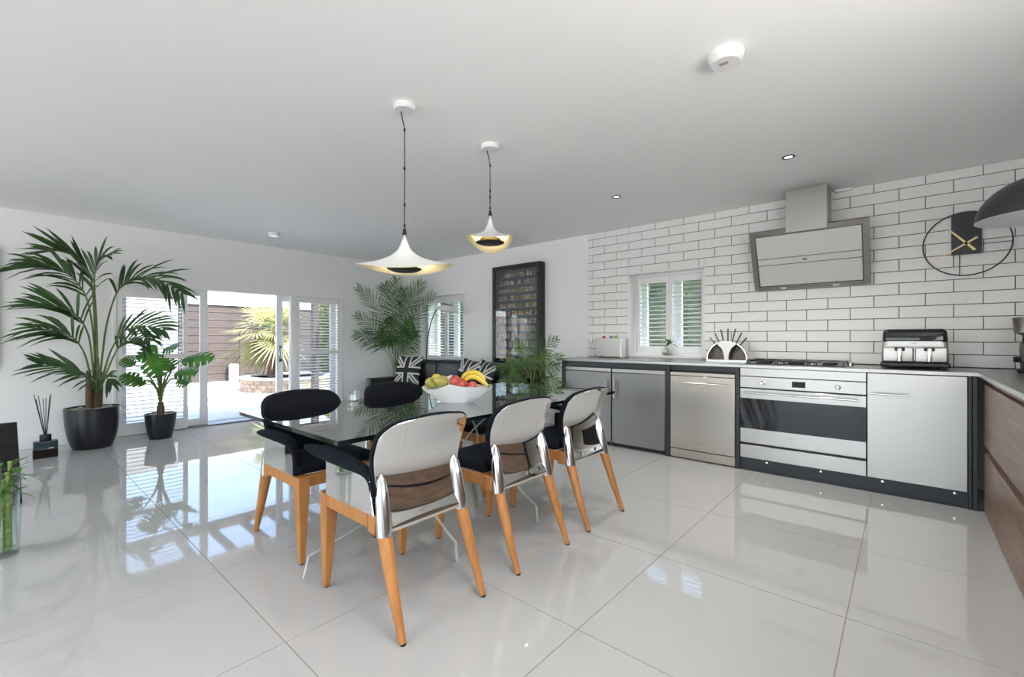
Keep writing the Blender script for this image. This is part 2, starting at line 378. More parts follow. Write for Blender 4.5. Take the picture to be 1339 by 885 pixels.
def shutter_window(name, label, op, yp, sill_out):
    x0, x1, z0, z1 = op
    w = thing(name, label, 'window', ((x0 + x1) / 2, YB, z0), kind='structure')
    mb = MB(); e = .014                                # casing and reveal lining
    mb.box(x0 - .002, x0 + e, YB - .012, YB + .45, z0, z1); mb.box(x1 - e, x1 + .002, YB - .012, YB + .45, z0, z1); mb.box(x0, x1, YB - .012, YB + .45, z1 - e, z1 + .002)
    mb.build('window_frame', M['white'], w)
    MB().box(x0 - .004, x1 + .004, YB - sill_out, YB + .45, z0 - .004, z0 + .018).build('window_sill', M['white'], w, bevel=.004)
    zb = z0 + .018; f = .03; mb = MB()
    mb.box(x0 + e, x0 + e + f, yp - .02, yp + .03, zb, z1 - e); mb.box(x1 - e - f, x1 - e, yp - .02, yp + .03, zb, z1 - e)
    mb.box(x0 + e + f, x1 - e - f, yp - .02, yp + .03, z1 - e - f, z1 - e); mb.box(x0 + e + f, x1 - e - f, yp - .02, yp + .03, zb, zb + f)
    mb.build('shutter_frame', M['white'], w, bevel=.003)
    a, b = x0 + e + f + .002, x1 - e - f - .002; m_ = (a + b) / 2
    for u0, u1 in ((a, m_ - .001), (m_ + .001, b)):
        shutter(w, 'x', yp, u0, u1, zb + f + .002, z1 - e - f - .002, rail=.075, stile=.038)
    for u0, u1 in ((x0 + e, m_), (m_, x1 - e)): sash(w, yp + .21, u0, u1, zb, z1 - e, .058)
    return w
shutter_window('window_1', 'white shuttered casement window set in the brick tiles above the dishwasher', KW, 5.15, .012)
shutter_window('window_2', 'white shuttered window behind the black sofa and arching lamp', SW, 5.125, .02)
def plain_window(name, label, axis, p, u0, u1, z0, z1, n):
    w = thing(name, label, 'window', (0, 0, 0), kind='structure'); mb = MB(); pn = []
    def bx(m_, a, b, c, d, q=.03):
        (m_.box(a, b, p - q, p + q, c, d) if axis == 'x' else m_.box(p - q, p + q, a, b, c, d))
    bx(mb, u0, u1, z0, z0 + .06); bx(mb, u0, u1, z1 - .06, z1)
    for i in range(n + 1):
        u = u0 + (u1 - u0 - .06) * i / n; bx(mb, u, u + .06, z0 + .06, z1 - .06)
    mb.build('window_frame', M['white'], w, bevel=.004)
    for i in range(n):
        a = u0 + (u1 - u0 - .06) * i / n + .06; b = u0 + (u1 - u0 - .06) * (i + 1) / n
        k = MB(); bx(k, a, b, z0 + .06, z1 - .06, .003); k.build('pane', M['pane'], w)
plain_window('added_window_3', 'wide white framed garden window, unseen and added opposite the tiled wall', 'x', YF - .15, -6.55, .65, .12, 2.38, 5)  # unseen window added to give the rear fill light a source
plain_window('window_4', 'white framed window above the walnut drawers', 'y', XR + .15, -.4, 1.9, 1.0, 2.1, 2)
# patio door
dr = thing('door_1', 'wide white sliding patio door with shutters on both sides, standing open', 'door', (XL, 2.3, 0), kind='structure')
mb = MB(); P0, P1 = XL - .16, XL + .022; y0, y1, zt = DW[0], DW[1], DW[3]
mb.box(P0, P1, y0, y0 + .035, 0, zt); mb.box(P0, P1, y1 - .035, y1, 0, zt); mb.box(P0, P1, y0 + .035, y1 - .035, 1.80, zt)
mb.build('door_frame', M['white'], dr, bevel=.004)
MB().box(XL - .26, XL - .002, y0 + .035, y1 - .035, -.005, .018).build('threshold', M['steel_dark'], dr, bevel=.003)
shutter(dr, 'y', XL - .002, .914, 1.608, .012, 1.796, mids=(.94,), pitch=.0455, rail=.14, stile=.05, tilt=8)
shutter(dr, 'y', XL - .002, 2.975, 3.683, .012, 1.796, mids=(.945,), pitch=.0455, rail=.08, stile=.05, tilt=8)
mb = MB(); mb.box(XL - .05, P1, 2.885, 2.972, .012, 1.80); mb.box(XL - .03, P1 + .006, 2.90, 2.915, .012, 1.80); mb.build('shutter_post', M['white'], dr, bevel=.004)
def door_leaf(xp, a, b, name, sw=.09):
    mb = MB(); t = .022
    mb.box(xp - t, xp + t, a, a + sw, .02, 1.80); mb.box(xp - t, xp + t, b - sw, b, .02, 1.80)
    mb.box(xp - t, xp + t, a + sw, b - sw, .02, .11); mb.box(xp - t, xp + t, a + sw, b - sw, 1.72, 1.80)
    o = mb.build(name, M['white'], dr, bevel=.004)
    MB().box(xp - .005, xp + .005, a + sw, b - sw, .11, 1.72).build('pane', M['pane'], o)
    return o
door_leaf(XL - .075, .92, 1.845, 'fixed_door')
sd = door_leaf(XL - .125, 2.735, 3.66, 'sliding_door')
hx = XL - .10
mb = MB(); mb.box(hx, hx + .012, 2.765, 2.805, .82, 1.06); mb.tube([(hx + .01, 2.785, .86), (hx + .045, 2.785, .87), (hx + .045, 2.785, 1.01), (hx + .01, 2.785, 1.02)], .008, 8)
mb.build('door_handle', M['chrome'], sd, smooth=40)
MB().box(XL, XL + .012, 3.80, 3.885, 1.25, 1.338).build('light_switch', M['white'], bevel=.003, label='small white light switch plate on the wall beside the patio doors', cat='switch')
MB().box(XL, XL + .045, -1.25, -.005, .86, 2.10).build('wall_panel', M['black_gloss'], bevel=.004, label='black framed wall panel hung left of the tall potted palm', cat='picture')
# ------------------------------------------------------------------ kitchen run along the tiled wall
FY, WZ, WB = 4.35, .933, .906            # door front plane, worktop top and underside
def marks(mb, x, z, y, w, h, n, axis='x'):
    """tiny raised strokes standing for an unreadable printed maker's mark"""
    rnd = random.Random(n)
    u = 0
    while u < w:
        d = w / n * rnd.uniform(.35, .8); hh = h * rnd.uniform(.55, 1)
        mb.box(x + u, x + u + d, y - .0012, y, z, z + hh); u += w / n
    return mb
wt = thing('worktop', 'long thin brushed steel worktop along the brick tiled wall', 'worktop', (-1.0, 4.7, WB))
MB().box(-3.076, XR - .004, FY - .028, 4.982, WB, WZ).build('main_slab', M['worktop'], wt, bevel=.002)
MB().box(.372, XR - .004, -.35, FY - .03, WB, WZ).build('return_slab', M['worktop'], wt, bevel=.002)
kf = thing('cabinet_frame', 'anthracite frame of posts, top rail and plinth around the kitchen appliances', 'frame', (-1.3, 4.5, 0))
def pbox(name, m_, parent, *b, bevel=.0025, **kw): return MB().box(*b).build(name, m_, parent, bevel=bevel, **kw)
for a, b in ((-3.024, -2.982), (-1.783, -1.739), (-1.142, -1.106), (.328, .345), (.348, .372)):
    pbox('post', M['anthracite'], kf, a, b, FY - .004 - (.01 if a > .3 else 0), FY + .6, 0, WB - .001)
pbox('top_rail', M['anthracite'], kf, -2.981, -1.784, FY + .012, FY + .05, .846, WB - .001)
pbox('top_rail', M['anthracite'], kf, -1.738, -1.143, FY + .012, FY + .05, .853, WB - .001)
pl = pbox('plinth', M['anthracite'], kf, -1.105, .372, FY + .02, FY + .05, .008, .112)
pbox('plinth_foot', M['anthracite'], kf, -1.105, .395, FY + .004, FY + .019, 0, .012, bevel=0)
for x in (-.896, -.509, -.124, .263):
    MB().lathe([(0, 0), (.009, 0), (.009, .004), (0, .005)], 0, 0, 0, 12, M=Matrix.Translation((x, FY + .02, .088)) @ Matrix.Rotation(PI / 2, 4, 'X')).build('plinth_clip', M['chrome'], kf, smooth=40)
def vhandle(parent, x, z0, z1, side):
    mb = MB(); y = FY - .045
    mb.tube([(x, y, z0), (x, y, z1)], .0085, 10)
    for z in (z0 + .03, z1 - .03): mb.tube([(x, y, z), (x, FY - .004, z)], .007, 8)
    return mb.build('handle', M['chrome'], parent, smooth=40)
def fridge(x0, x1, hx, label):
    f = thing('undercounter_fridge', label, 'fridge', ((x0 + x1) / 2, 4.62, 0), group='undercounter fridges')
    pbox('body', M['steel_grey'], f, x0 + .004, x1 - .004, FY + .045, 4.93, .03, .843)
    pbox('top_trim', M['steel'], f, x0, x1, FY, FY + .043, .803, .84)
    d = pbox('door', M['steel_grey'], f, x0, x1, FY, FY + .043, .045, .798, bevel=.004)
    vhandle(d, hx, .53, .735, 1)
    marks(MB(), x0 + .03, .826, FY, .05, .006, 6).build('logo', M['black'], f)
    for x in (x0 + .05, x1 - .05): MB().lathe([(.018, 0), (.018, .006), (.01, .008), (.01, .03)], x, FY + .085, 0, 12).build('levelling_foot', M['black'], f)
    pbox('toe_grille', M['black'], f, x0 + .01, x1 - .01, FY + .06, FY + .07, .006, .042, bevel=0)
fridge(-2.976, -2.385, -2.425, 'grey undercounter fridge beside the potted areca palm, left of its twin')
fridge(-2.373, -1.788, -2.32, 'grey undercounter fridge between its twin and the dishwasher')
def hbar(parent, x0, x1, z, r=.008, y=FY - .045, off=.03, name='handle'):
    mb = MB(); mb.tube([(x0, y, z), (x1, y, z)], r, 10)
    for x in (x0 + off, x1 - off): mb.tube([(x, y, z), (x, FY - .002, z)], r * .9, 8)
    return mb.build(name, M['chrome'], parent, smooth=40)
dw = thing('dishwasher', 'warm brushed steel dishwasher with a bar handle under the window', 'dishwasher', (-1.44, 4.62, 0))
pbox('body', M['black'], dw, -1.733, -1.148, FY + .04, 4.93, .02, .85)
pbox('top_strip', M['steel_warm'], dw, -1.735, -1.146, FY, FY + .038, .806, .838)
d = pbox('door', M['steel_warm'], dw, -1.735, -1.146, FY, FY + .038, .098, .802, bevel=.003)
hbar(d, -1.70, -1.19, .742, .0075)
marks(MB(), -1.46, .172, FY, .04, .006, 5).build('logo', M['chrome'], d)
pbox('kick_plate', M['steel_warm'], dw, -1.735, -1.146, FY + .004, FY + .034, .012, .092)
ov = thing('range_oven', 'wide brushed steel built-in oven with dark glass door and warming drawer', 'oven', (-.66, 4.62, .1))
pbox('body', M['black'], ov, -1.098, -.22, FY + .035, 4.92, .112, .904)
pbox('top_strip', M['steel'], ov, -1.102, -.218, FY, FY + .033, .832, .903)
cp = pbox('control_panel', M['steel'], ov, -1.102, -.218, FY, FY + .033, .732, .828)
for x in (-.925, -.394):
    k = MB(); R = Matrix.Translation((x, FY - .001, .779)) @ Matrix.Rotation(PI / 2, 4, 'X')
    k.lathe([(.019, 0), (.019, .004), (.0145, .006), (.014, .026), (.011, .03), (0, .03)], 0, 0, 0, 20, M=R); k.box(-.0025, .0025, -.012, .012, .03, .034, 0, R)
    k.build('knob', M['chrome'], cp, smooth=40)
pbox('display', M['black_gloss'], cp, -.705, -.611, FY - .002, FY - .0002, .756, .804, bevel=0)
od = pbox('oven_door', M['steel'], ov, -1.102, -.218, FY, FY + .033, .246, .722, bevel=.003)
pbox('door_glass', M['oven_glass'], od, -1.100, -.220, FY - .003, FY - .0002, .372, .638, bevel=0)
hbar(od, -1.058, -.272, .69, .008)
marks(MB(), -.72, .318, FY, .045, .007, 6).build('logo', M['steel_dark'], od)
pbox('warming_drawer', M['steel'], ov, -1.102, -.218, FY, FY + .033, .112, .228, bevel=.003)
cb = thing('steel_cabinet', 'plain steel fronted base cabinet beside the oven at the corner', 'cabinet', (.06, 4.62, .1))
pbox('body', M['black'], cb, -.208, .322, FY + .03, 4.92, .115, .904)
d = pbox('door', M['steel'], cb, -.213, .325, FY, FY + .028, .112, .901, bevel=.003)
hbar(d, -.195, .03, .75, .007, off=.02)
# walnut drawer units on the return
def drawers(y0, y1, label):
    t = thing('drawer_unit', label, 'cabinet', (.7, (y0 + y1) / 2, 0), group='walnut drawer units')
    pbox('carcass', M['anthracite'], t, .43, XR - .01, y0 + .002, y1 - .002, .0, .904)
    pbox('finger_rail', M['walnut'], t, .418, .429, y0 + .003, y1 - .003, .86, .903)
    pbox('drawer_front', M['walnut'], t, .40, .428, y0 + .0015, y1 - .0015, .452, .857, bevel=.002)
    pbox('drawer_front', M['walnut'], t, .40, .428, y0 + .0015, y1 - .0015, .008, .405, bevel=.002)
drawers(3.81, 4.31, 'narrow walnut drawer unit tucked into the corner by the steel cabinet')
drawers(2.85, 3.81, 'wide walnut two-drawer unit beside the narrow corner drawers')
drawers(1.85, 2.85, 'walnut two-drawer unit further along the return worktop')
drawers(.75, 1.85, 'walnut two-drawer unit under the side window')
drawers(-.35, .75, 'walnut two-drawer unit at the free end of the return worktop')
# hob
hb = thing('gas_hob', 'slim black and steel hob let into the worktop above the oven', 'hob', (-.72, 4.74, WZ))
pbox('hob_plate', M['black_gloss'], hb, -1.11, -.36, 4.53, 4.94, WZ, WZ + .006)
for x, y, r in ((-.98, 4.64, .05), (-.98, 4.84, .04), (-.735, 4.74, .065), (-.49, 4.64, .04), (-.49, 4.84, .05)):
    MB().lathe([(r, 0), (r, .008), (r * .7, .012), (r * .7, .016), (0, .017)], x, y, WZ + .006, 20).build('burner', M['black'], hb, smooth=40)
for x0, x1 in ((-1.095, -.865), (-.85, -.62), (-.605, -.375)):
    mb = MB(); z = WZ + .03; r = .005
    for y in (4.55, 4.92): mb.tube([(x0, y, z), (x1, y, z)], r, 6)
    for x in (x0, x1, (x0 + x1) / 2): mb.tube([(x, 4.55, z), (x, 4.92, z)], r, 6)
    for y in (4.64, 4.84): mb.tube([(x0, y, z), (x1, y, z)], r, 6)
    for x in (x0, x1):
        for y in (4.55, 4.92): mb.tube([(x, y, WZ + .006), (x, y, z)], r, 6)
    mb.build('pan_support', M['black'], hb, smooth=40)
mb = MB()
for i, (x, y) in enumerate(((-.335, 4.62), (-.335, 4.70), (-.335, 4.78))):
    mb = MB().lathe([(.016, 0), (.018, .003), (.014, .006), (.013, .026), (.010, .029), (0, .029)], x, y, WZ, 16); mb.build('knob', M['chrome'], hb, smooth=40)
# cooker hood: inclined face, top edge 0.3 m proud of the wall
hd = thing('cooker_hood', 'slanted white glass cooker hood with a steel frame and chimney above the hob', 'cooker hood', (-.667, 4.98, 1.62))
pbox('chimney', M['steel'], hd, -.812, -.502, 4.70, 4.984, 2.12, 2.4995, bevel=.002)
TOP, BOT = Vector((0, 4.70, 2.155)), Vector((0, 4.948, 1.634))
u = (TOP - BOT); LEN = u.length; u.normalize(); nrm = Vector((0, -u.z, u.y)).normalized()
if nrm.y > 0: nrm = -nrm
HM = Matrix(((1, u.x, nrm.x, 0), (0, u.y, nrm.y, 4.948), (0, u.z, nrm.z, 1.634), (0, 0, 0, 1)))   # local (x, along face, out)
X0, X1 = -1.117, -.217
mb = MB(); fw = .046
for a, b, c, d in ((X0, X0 + fw, 0, LEN), (X1 - fw, X1, 0, LEN), (X0 + fw, X1 - fw, 0, fw * .75), (X0 + fw, X1 - fw, LEN - fw, LEN)):
    mb.box(a, b, c, d, -.03, 0, 0, HM)
mb.build('hood_frame', M['steel_dark'], hd, bevel=.002)
mb = MB(); mb.box(X0 + .02, X1 - .02, .02, LEN - .02, -.032, -.016, 0, HM); mb.build('hood_back', M['black'], hd)
wg = M['hoodglass'] = mat('white_back_painted_glass', (.68, .69, .67), .3, 0, **{'Specular IOR Level': .25})
c0 = fw * .75 + .006; c3 = LEN - fw - .006; g1 = c0 + (c3 - c0) * .425; g2_ = c0 + (c3 - c0) * .555
for a, b in ((c0, g1 - .003), (g1 + .003, g2_ - .003), (g2_ + .003, c3)):
    gp = MB().box(X0 + fw + .006, X1 - fw - .006, a, b, -.014, -.004, 0, HM).build('glass_panel', wg, hd, bevel=.0015)
marks(MB(), 0, 0, 0, .035, .012, 4)
mb = MB().box(-.70, -.667, (g1 + g2_) / 2 - .006, (g1 + g2_) / 2 + .006, -.0038, -.003, 0, HM); mb.build('badge', M['black'], hd)
mb = MB(); mb.prism([(4.962, 1.70), (4.984, 1.70), (4.984, 2.11), (4.785, 2.11)], 'x', -.95, -.385); mb.build('motor_housing', M['steel_dark'], hd)
for x in (-.87, -.46):
    MB().box(x - .025, x + .025, .004, .02, -.028, .004, 0, HM).build('switch_tab', M['chrome'], hd)
MB().rbox(-.475, -.345, 4.945, 4.994, 2.475, 2.4995, .008).build('alarm_sensor', M['white'], smooth=50, label='small white sensor box under the ceiling beside the hood chimney', cat='sensor')
# wall clock: ring on a standoff, black panel, gold hands
ck = thing('wall_clock', 'large open wire ring wall clock with black panel and gold hands', 'clock', (.363, 4.97, 1.9))
CC = Vector((.361, 4.962, 1.902)); R = .247
mb = MB(); mb.tube([(CC.x + R * math.cos(t), CC.y, CC.z + R * math.sin(t)) for t in [2 * PI * i / 64 for i in range(65)]], .0045, 8, cap=False); mb.build('ring', M['black'], ck, smooth=60)
xa, xb = CC.x - .082, CC.x + .086; za = CC.z - .084
arc = [(CC.x + R * math.cos(t), CC.z + R * math.sin(t)) for t in [math.acos((xb - CC.x) / R) + (math.acos((xa - CC.x) / R) - math.acos((xb - CC.x) / R)) * i / 10 for i in range(11)]]
MB().prism([(xa, za), (xb, za)] + arc, 'y', CC.y - .006, CC.y + .004).build('face_panel', M['anthracite'], ck)
mb = MB(); mb.tube([(xb, CC.y, CC.z - .012), (CC.x + R, CC.y, CC.z - .012)], .003, 6); mb.tube([(CC.x - .035, CC.y, za), (CC.x - .035, CC.y, CC.z - math.sqrt(R * R - .035 ** 2))], .003, 6); mb.build('spoke', M['black'], ck)
MB().box(CC.x - .03, CC.x + .03, CC.y + .005, 4.984, CC.z - .03, CC.z + .03).build('movement_box', M['black'], ck)
def hand(dx, dz, tx, tz, w0, w1):
    a, b = Vector((CC.x + tx, 0, CC.z + tz)), Vector((CC.x + dx, 0, CC.z + dz)); d = (b - a).normalized(); n = Vector((-d.z, 0, d.x)); y = CC.y - .012
    P = [a + n * w0, b + n * w1, b - n * w1, a - n * w0]
    MB().prism([(p.x, p.z) for p in P], 'y', y - .003, y).build('hand', M['gold'], ck)
hand(-.172, -.113, .062, .042, .008, .0015); hand(-.098, .122, .048, -.056, .009, .004)
MB().lathe([(0, 0), (.012, 0), (.012, .012), (0, .012)], 0, 0, 0, 16, M=Matrix.Translation((CC.x, CC.y - .003, CC.z)) @ Matrix.Rotation(PI / 2, 4, 'X')).build('hub', M['gold'], ck)
# air fryer
af = thing('air_fryer', 'steel and black double drawer air fryer on the worktop', 'air fryer', (.055, 4.68, WZ))
def taper(x0, x1, y0, y1, z0, z1, dx, dy, r, m_, name, par):
    mb = MB().rbox(x0, x1, y0, y1, z0, z1, r, k=4); q = []
    cx, cy_ = (x0 + x1) / 2, (y0 + y1) / 2
    for v in mb.v:
        t = (v[2] - z0) / (z1 - z0); q.append((cx + (v[0] - cx) * (1 - dx * t), cy_ + (v[1] - cy_) * (1 - dy * t), v[2]))
    mb.v = q; return mb.build(name, m_, par, smooth=50)
taper(-.142, .252, 4.54, 4.86, WZ + .012, WZ + .05, .0, .0, .012, M['black'], 'base', af)
taper(-.138, .248, 4.545, 4.855, WZ + .044, WZ + .222, .04, .05, .028, M['steel'], 'body', af)
taper(-.133, .243, 4.548, 4.852, WZ + .192, WZ + .302, .04, .08, .03, M['black_gloss'], 'lid', af)
mb = MB(); mb.prism([(4.536, WZ + .172), (4.552, WZ + .172), (4.552, WZ + .21), (4.540, WZ + .21)], 'x', -.10, .21); mb.build('trim_strip', M['chrome'], af, bevel=.002)
for a, b in ((-.128, .053), (.059, .238)):
    d = MB().rbox(a, b, 4.528, 4.56, WZ + .052, WZ + .165, .01).build('drawer', M['steel'], af, smooth=50)
    c = (a + b) / 2 + (.01 if a < 0 else -.01)
    mb = MB(); mb.rbox(c - .03, c + .03, 4.512, 4.532, WZ + .135, WZ + .163, .008, 1); mb.rbox(c - .014, c + .014, 4.47, 4.505, WZ + .055, WZ + .16, .008); mb.rbox(c - .012, c + .012, 4.49, 4.53, WZ + .135, WZ + .158, .006)
    mb.build('handle', [M['chrome'], M['black']], d, smooth=50)
for x in (-.1, .21):
    for y in (4.57, 4.82): MB().lathe([(.014, 0), (.014, .014)], x, y, WZ, 12).build('foot', M['black'], af)
mb = MB(); marks(mb, .035, WZ + .188, 4.5365, .03, .008, 4); mb.build('logo', M['black'], af)
# coffee grinder at the corner
cg = thing('coffee_grinder', 'tall steel and black coffee grinder in the worktop corner', 'grinder', (.655, 4.52, WZ))
mb = MB().lathe([(.075, 0), (.085, .004), (.085, .02), (.07, .03)], .655, 4.52, WZ, 28).build('base', M['black'], cg, smooth=40)
MB().lathe([(.068, .03), (.07, .05), (.075, .17), (.072, .195)], .655, 4.52, WZ, 28).build('lower_body', M['steel_warm'], cg, smooth=40)
MB().lathe([(.098, .07), (.103, .075), (.103, .105), (.096, .11), (.07, .11)], .655, 4.52, WZ, 28).build('collar', M['black_gloss'], cg, smooth=40)
MB().lathe([(.072, .195), (.06, .205), (.06, .25), (.085, .262)], .655, 4.52, WZ, 28).build('waist', M['black'], cg, smooth=40)
MB().lathe([(.085, .262), (.098, .268), (.105, .36), (.108, .366), (.103, .372), (0, .372)], .655, 4.52, WZ, 28).build('hopper', M['steel_warm'], cg, smooth=40)
# knife block
kb = thing('knife_block', 'arched chrome and brown knife block holding a fan of knives', 'knife block', (-1.27, 4.74, WZ))
kx, ky, kr = -1.312, 4.74, .185
brown = mat('brown_tinted_panel', (.115, .062, .04), .25)
half = [(kx + (kr - .006) * math.cos(t), WZ + .022 + (kr - .006) * math.sin(t)) for t in [PI * i / 24 for i in range(25)]]
MB().prism(half, 'y', ky + .03, ky + .036).build('back_panel', brown, kb)
mb = MB(); pts = [(kx + kr * math.cos(t), WZ + .022 + kr * math.sin(t)) for t in [PI * i / 28 for i in range(29)]]
inn = [(kx + (kr - .007) * math.cos(t), WZ + .022 + (kr - .007) * math.sin(t)) for t in [PI * i / 28 for i in range(29)]]
mb.grid([[(p[0], ky - .05, p[1]) for p in pts], [(p[0], ky + .05, p[1]) for p in pts], [(p[0], ky + .05, p[1]) for p in inn], [(p[0], ky - .05, p[1]) for p in inn], [(p[0], ky - .05, p[1]) for p in pts]]); mb.build('arch', M['chrome'], kb, smooth=40)
fun = [(-.018, .0), (.018, .0), (.024, .06), (.042, .11), (.085, .152), (.105, .155), (.06, .178), (0, .188), (-.06, .178), (-.105, .155), (-.085, .152), (-.042, .11), (-.024, .06)]
MB().prism([(kx + a, WZ + .02 + b) for a, b in fun], 'y', ky - .056, ky - .05).build('front_panel', M['steel'], kb)
pbox('base_plate', M['chrome'], kb, kx - kr - .005, kx + kr + .005, ky - .06, ky + .06, WZ, WZ + .02, bevel=.003)
for i in range(7):
    t = math.radians(128 - i * 12.7); d = Vector((math.cos(t), 0, math.sin(t))); p = Vector((kx, ky, WZ + .022)) + d * (kr - .004)
    k = thing('kitchen_knife', 'steel handled knife, %s from the window side of the arched block' % ('first', 'second', 'third', 'fourth', 'fifth', 'sixth', 'last')[i], 'knife', tuple(p), group='knives in the arched block')
    L = (.085, .10, .115, .115, .12, .10, .085)[i]
    MB().tube([p - d * .0, p + d * .02], [.011, .008], 8, flat=.6).build('bolster', M['black'], k, smooth=50)
    MB().tube([p + d * .018, p + d * .03, p + d * L, p + d * (L + .01)], [.007, .011, .0125, .008], 8, flat=.6).build('handle', M['steel_dark'], k, smooth=50)
    mb = MB(); s_ = Vector((-d.z, 0, d.x)); q0 = p - d * .004; q1 = p - d * (.09 + .02 * (i % 3)); P = [q0 + s_ * .008, q0 - s_ * .008, q1 - s_ * .004, q1 + s_ * .002]
    mb.prism([(v.x, v.z) for v in P], 'y', ky - .001, ky + .001); mb.build('blade', M['black'], k)
# chopping board set
bs = thing('chopping_board_set', 'upright steel stand of chopping boards with coloured index tabs', 'board set', (-2.68, 4.86, WZ))
mb = MB(); mb.box(-2.83, -2.52, 4.80, 4.806, WZ + .012, WZ + .235); mb.box(-2.83, -2.52, 4.90, 4.906, WZ + .012, WZ + .235); mb.box(-2.83, -2.52, 4.806, 4.90, WZ + .012, WZ + .018); mb.box(-2.83, -2.824, 4.806, 4.90, WZ + .018, WZ + .235); mb.build('casing', M['steel'], bs, bevel=.002)
pbox('end_cap', M['white'], bs, -2.519, -2.49, 4.80, 4.906, WZ + .004, WZ + .235, bevel=.004)
for x in (-2.80, -2.55): pbox('foot', M['black'], bs, x, x + .03, 4.81, 4.89, WZ, WZ + .012)
for i, (c, x) in enumerate((((.5, .02, .03), -2.755), ((.8, .8, .78), -2.71), ((.03, .25, .36), -2.675), ((.28, .38, .03), -2.63))):
    b_ = MB().box(-2.82, -2.53, 4.815 + i * .02, 4.824 + i * .02, WZ + .02, WZ + .22); b_.box(x, x + .035, 4.815 + i * .02, 4.824 + i * .02, WZ + .22, WZ + .262)
    b_.build('chopping_board', mat('board_plastic', c, .5), bs, bevel=.001)
# plug in a wall socket with cables
ps = thing('wall_socket', 'white wall socket with a plug and two white cables above the worktop', 'socket', (-2.985, 4.98, 1.13))
pbox('socket_plate', M['white'], ps, -3.03, -2.945, 4.977, 4.9855, 1.10, 1.19)
MB().rbox(-3.015, -2.965, 4.925, 4.977, 1.115, 1.175, .01).build('plug', M['white'], ps, smooth=50)
mb = MB(); mb.tube([(-3.0, 4.945, 1.12), (-3.0, 4.93, 1.05), (-3.005, 4.92, .97), (-3.0, 4.90, WZ + .004)], .0035, 6); mb.tube([(-2.98, 4.945, 1.12), (-2.965, 4.93, 1.06), (-2.945, 4.915, 1.0), (-2.95, 4.90, WZ + .004)], .0035, 6); mb.build('cable', M['white'], ps, smooth=60)
# small plant on the window sill
sp = thing('sill_plant', 'small bamboo sprig in a round glass jar on the window sill', 'plant', (-2.05, 5.03, .966))
zs = .966
MB().lathe([(.03, 0), (.05, .012), (.058, .04), (.05, .07), (.03, .09), (.026, .10), (.029, .105)], -2.05, 5.04, zs, 24).build('jar', M['vase_glass'], sp, smooth=60)
MB().lathe([(.0, .004), (.045, .012), (.052, .035), (0, .036)], -2.05, 5.04, zs, 20).build('jar_pebbles', M['pebble'], sp, smooth=60, kind='stuff')
MB().tube([(-2.05, 5.04, zs + .03), (-2.035, 5.04, zs + .06), (-2.06, 5.035, zs + .085), (-2.045, 5.035, zs + .12), (-2.02, 5.03, zs + .17)], .006, 6).build('stem', M['stem'], sp, smooth=60)
def blade(mb, p, d, L, w, droop=.3, up=Vector((0, 0, 1)), n=4, fold=.0):
    """a tapering leaf strip; returns nothing"""
    d = d.normalized(); s_ = d.cross(up)
    s_ = s_.normalized() if s_.length > 1e-4 else Vector((1, 0, 0))
    row = []; nn = s_.cross(d)
    for i in range(n + 1):
        t = i / n; c = p + d * (L * t) - Vector((0, 0, 1)) * (droop * L * t * t)
        h = w * math.sin(PI * min(1, .12 + t * .88)) ** .7 if t < 1 else .0006
        row.append([c - s_ * h + nn * fold * h, c, c + s_ * h + nn * fold * h])
    mb.grid([[tuple(q) for q in r] for r in row])
for i, (dx, dy, dz, L) in enumerate(((-.3, -.3, .9, .11), (.25, -.3, 1, .12), (.5, -.2, .5, .12), (.7, -.1, .1, .11), (-.1, -.4, .6, .10), (.3, -.5, .2, .10), (-.6, -.2, .7, .13))):
    b_ = MB(); blade(b_, Vector((-2.035 + .008 * (i % 3), 5.03, zs + .11 + .01 * i)), Vector((dx, dy, dz)), L * 1.25, .017, .5); b_.build('leaf', M['monstera'], sp, smooth=60)
#PART3
# ------------------------------------------------------------------ dining table
TX0, TX1, TY0, TY1, TZ = -2.826, -1.713, .897, 3.18, .75
tb = thing('dining_table', 'long clear glass dining table on a curved acrylic base', 'table', (-2.2, 1.92, 0))
mb = MB(); mb.box(TX0, TX1, TY0, TY1, TZ - .02, TZ)
mb.m = [0, 0, 1, 1, 1, 1]
mb.build('glass_top', [M['table_glass'], M['table_edge']], tb)
def base_panel(axis, p, c, half, waist):
    zb, zt = 0, TZ - .0205; pts = []
    N = 14
    def w(z):
        t = z / zt
        if t < .13: return half
        if t > .93: return half * .72
        a = (t - .13) / .80
        return waist + (half - waist) * ((1 - a / .62) ** 2.2 if a < .62 else .45 * ((a - .62) / .38) ** 1.6)
    zs_ = [0, .1] + [.1 + (zt - .1) * i / N for i in range(1, N)] + [zt]
    pts = [(c + w(z), z) for z in zs_] + [(c - w(z), z) for z in reversed(zs_)]
    pts = [q for q in pts]
    # arch cut out between the feet
    inner = half * .86
    arch = [(c - inner + 2 * inner * i / 12, .10 * math.sin(PI * i / 12)) for i in range(13)]
    body = MB(); n = len(zs_)
    right = [(c + w(z), z) for z in zs_]; left = [(c - w(z), z) for z in zs_]
    R = [[], []]
    for k, off in enumerate((-.009, .009)):
        row = []
        for (a, z), (b, _) in zip(left, right): row.append([(a, z), (b, z)])
        P3 = [[((p + off, q[0], q[1]) if axis == 'y' else (q[0], p + off, q[1])) for q in r] for r in row]
        body.grid(P3, 0); R[k] = P3
    for side in (0, 1):
        body.grid([[R[0][i][side] for i in range(n)], [R[1][i][side] for i in range(n)]], 1)
    body.add([R[0][-1][0], R[0][-1][1], R[1][-1][1], R[1][-1][0]], [(0, 1, 2, 3)], 1)
    return body.build('base_panel', [M['acrylic'], M['acrylic_edge']], tb)
base_panel('y', -2.19, 1.915, .945, .10)
base_panel('x', 1.57, -2.19, .44, .10)
base_panel('x', 2.25, -2.19, .44, .10)
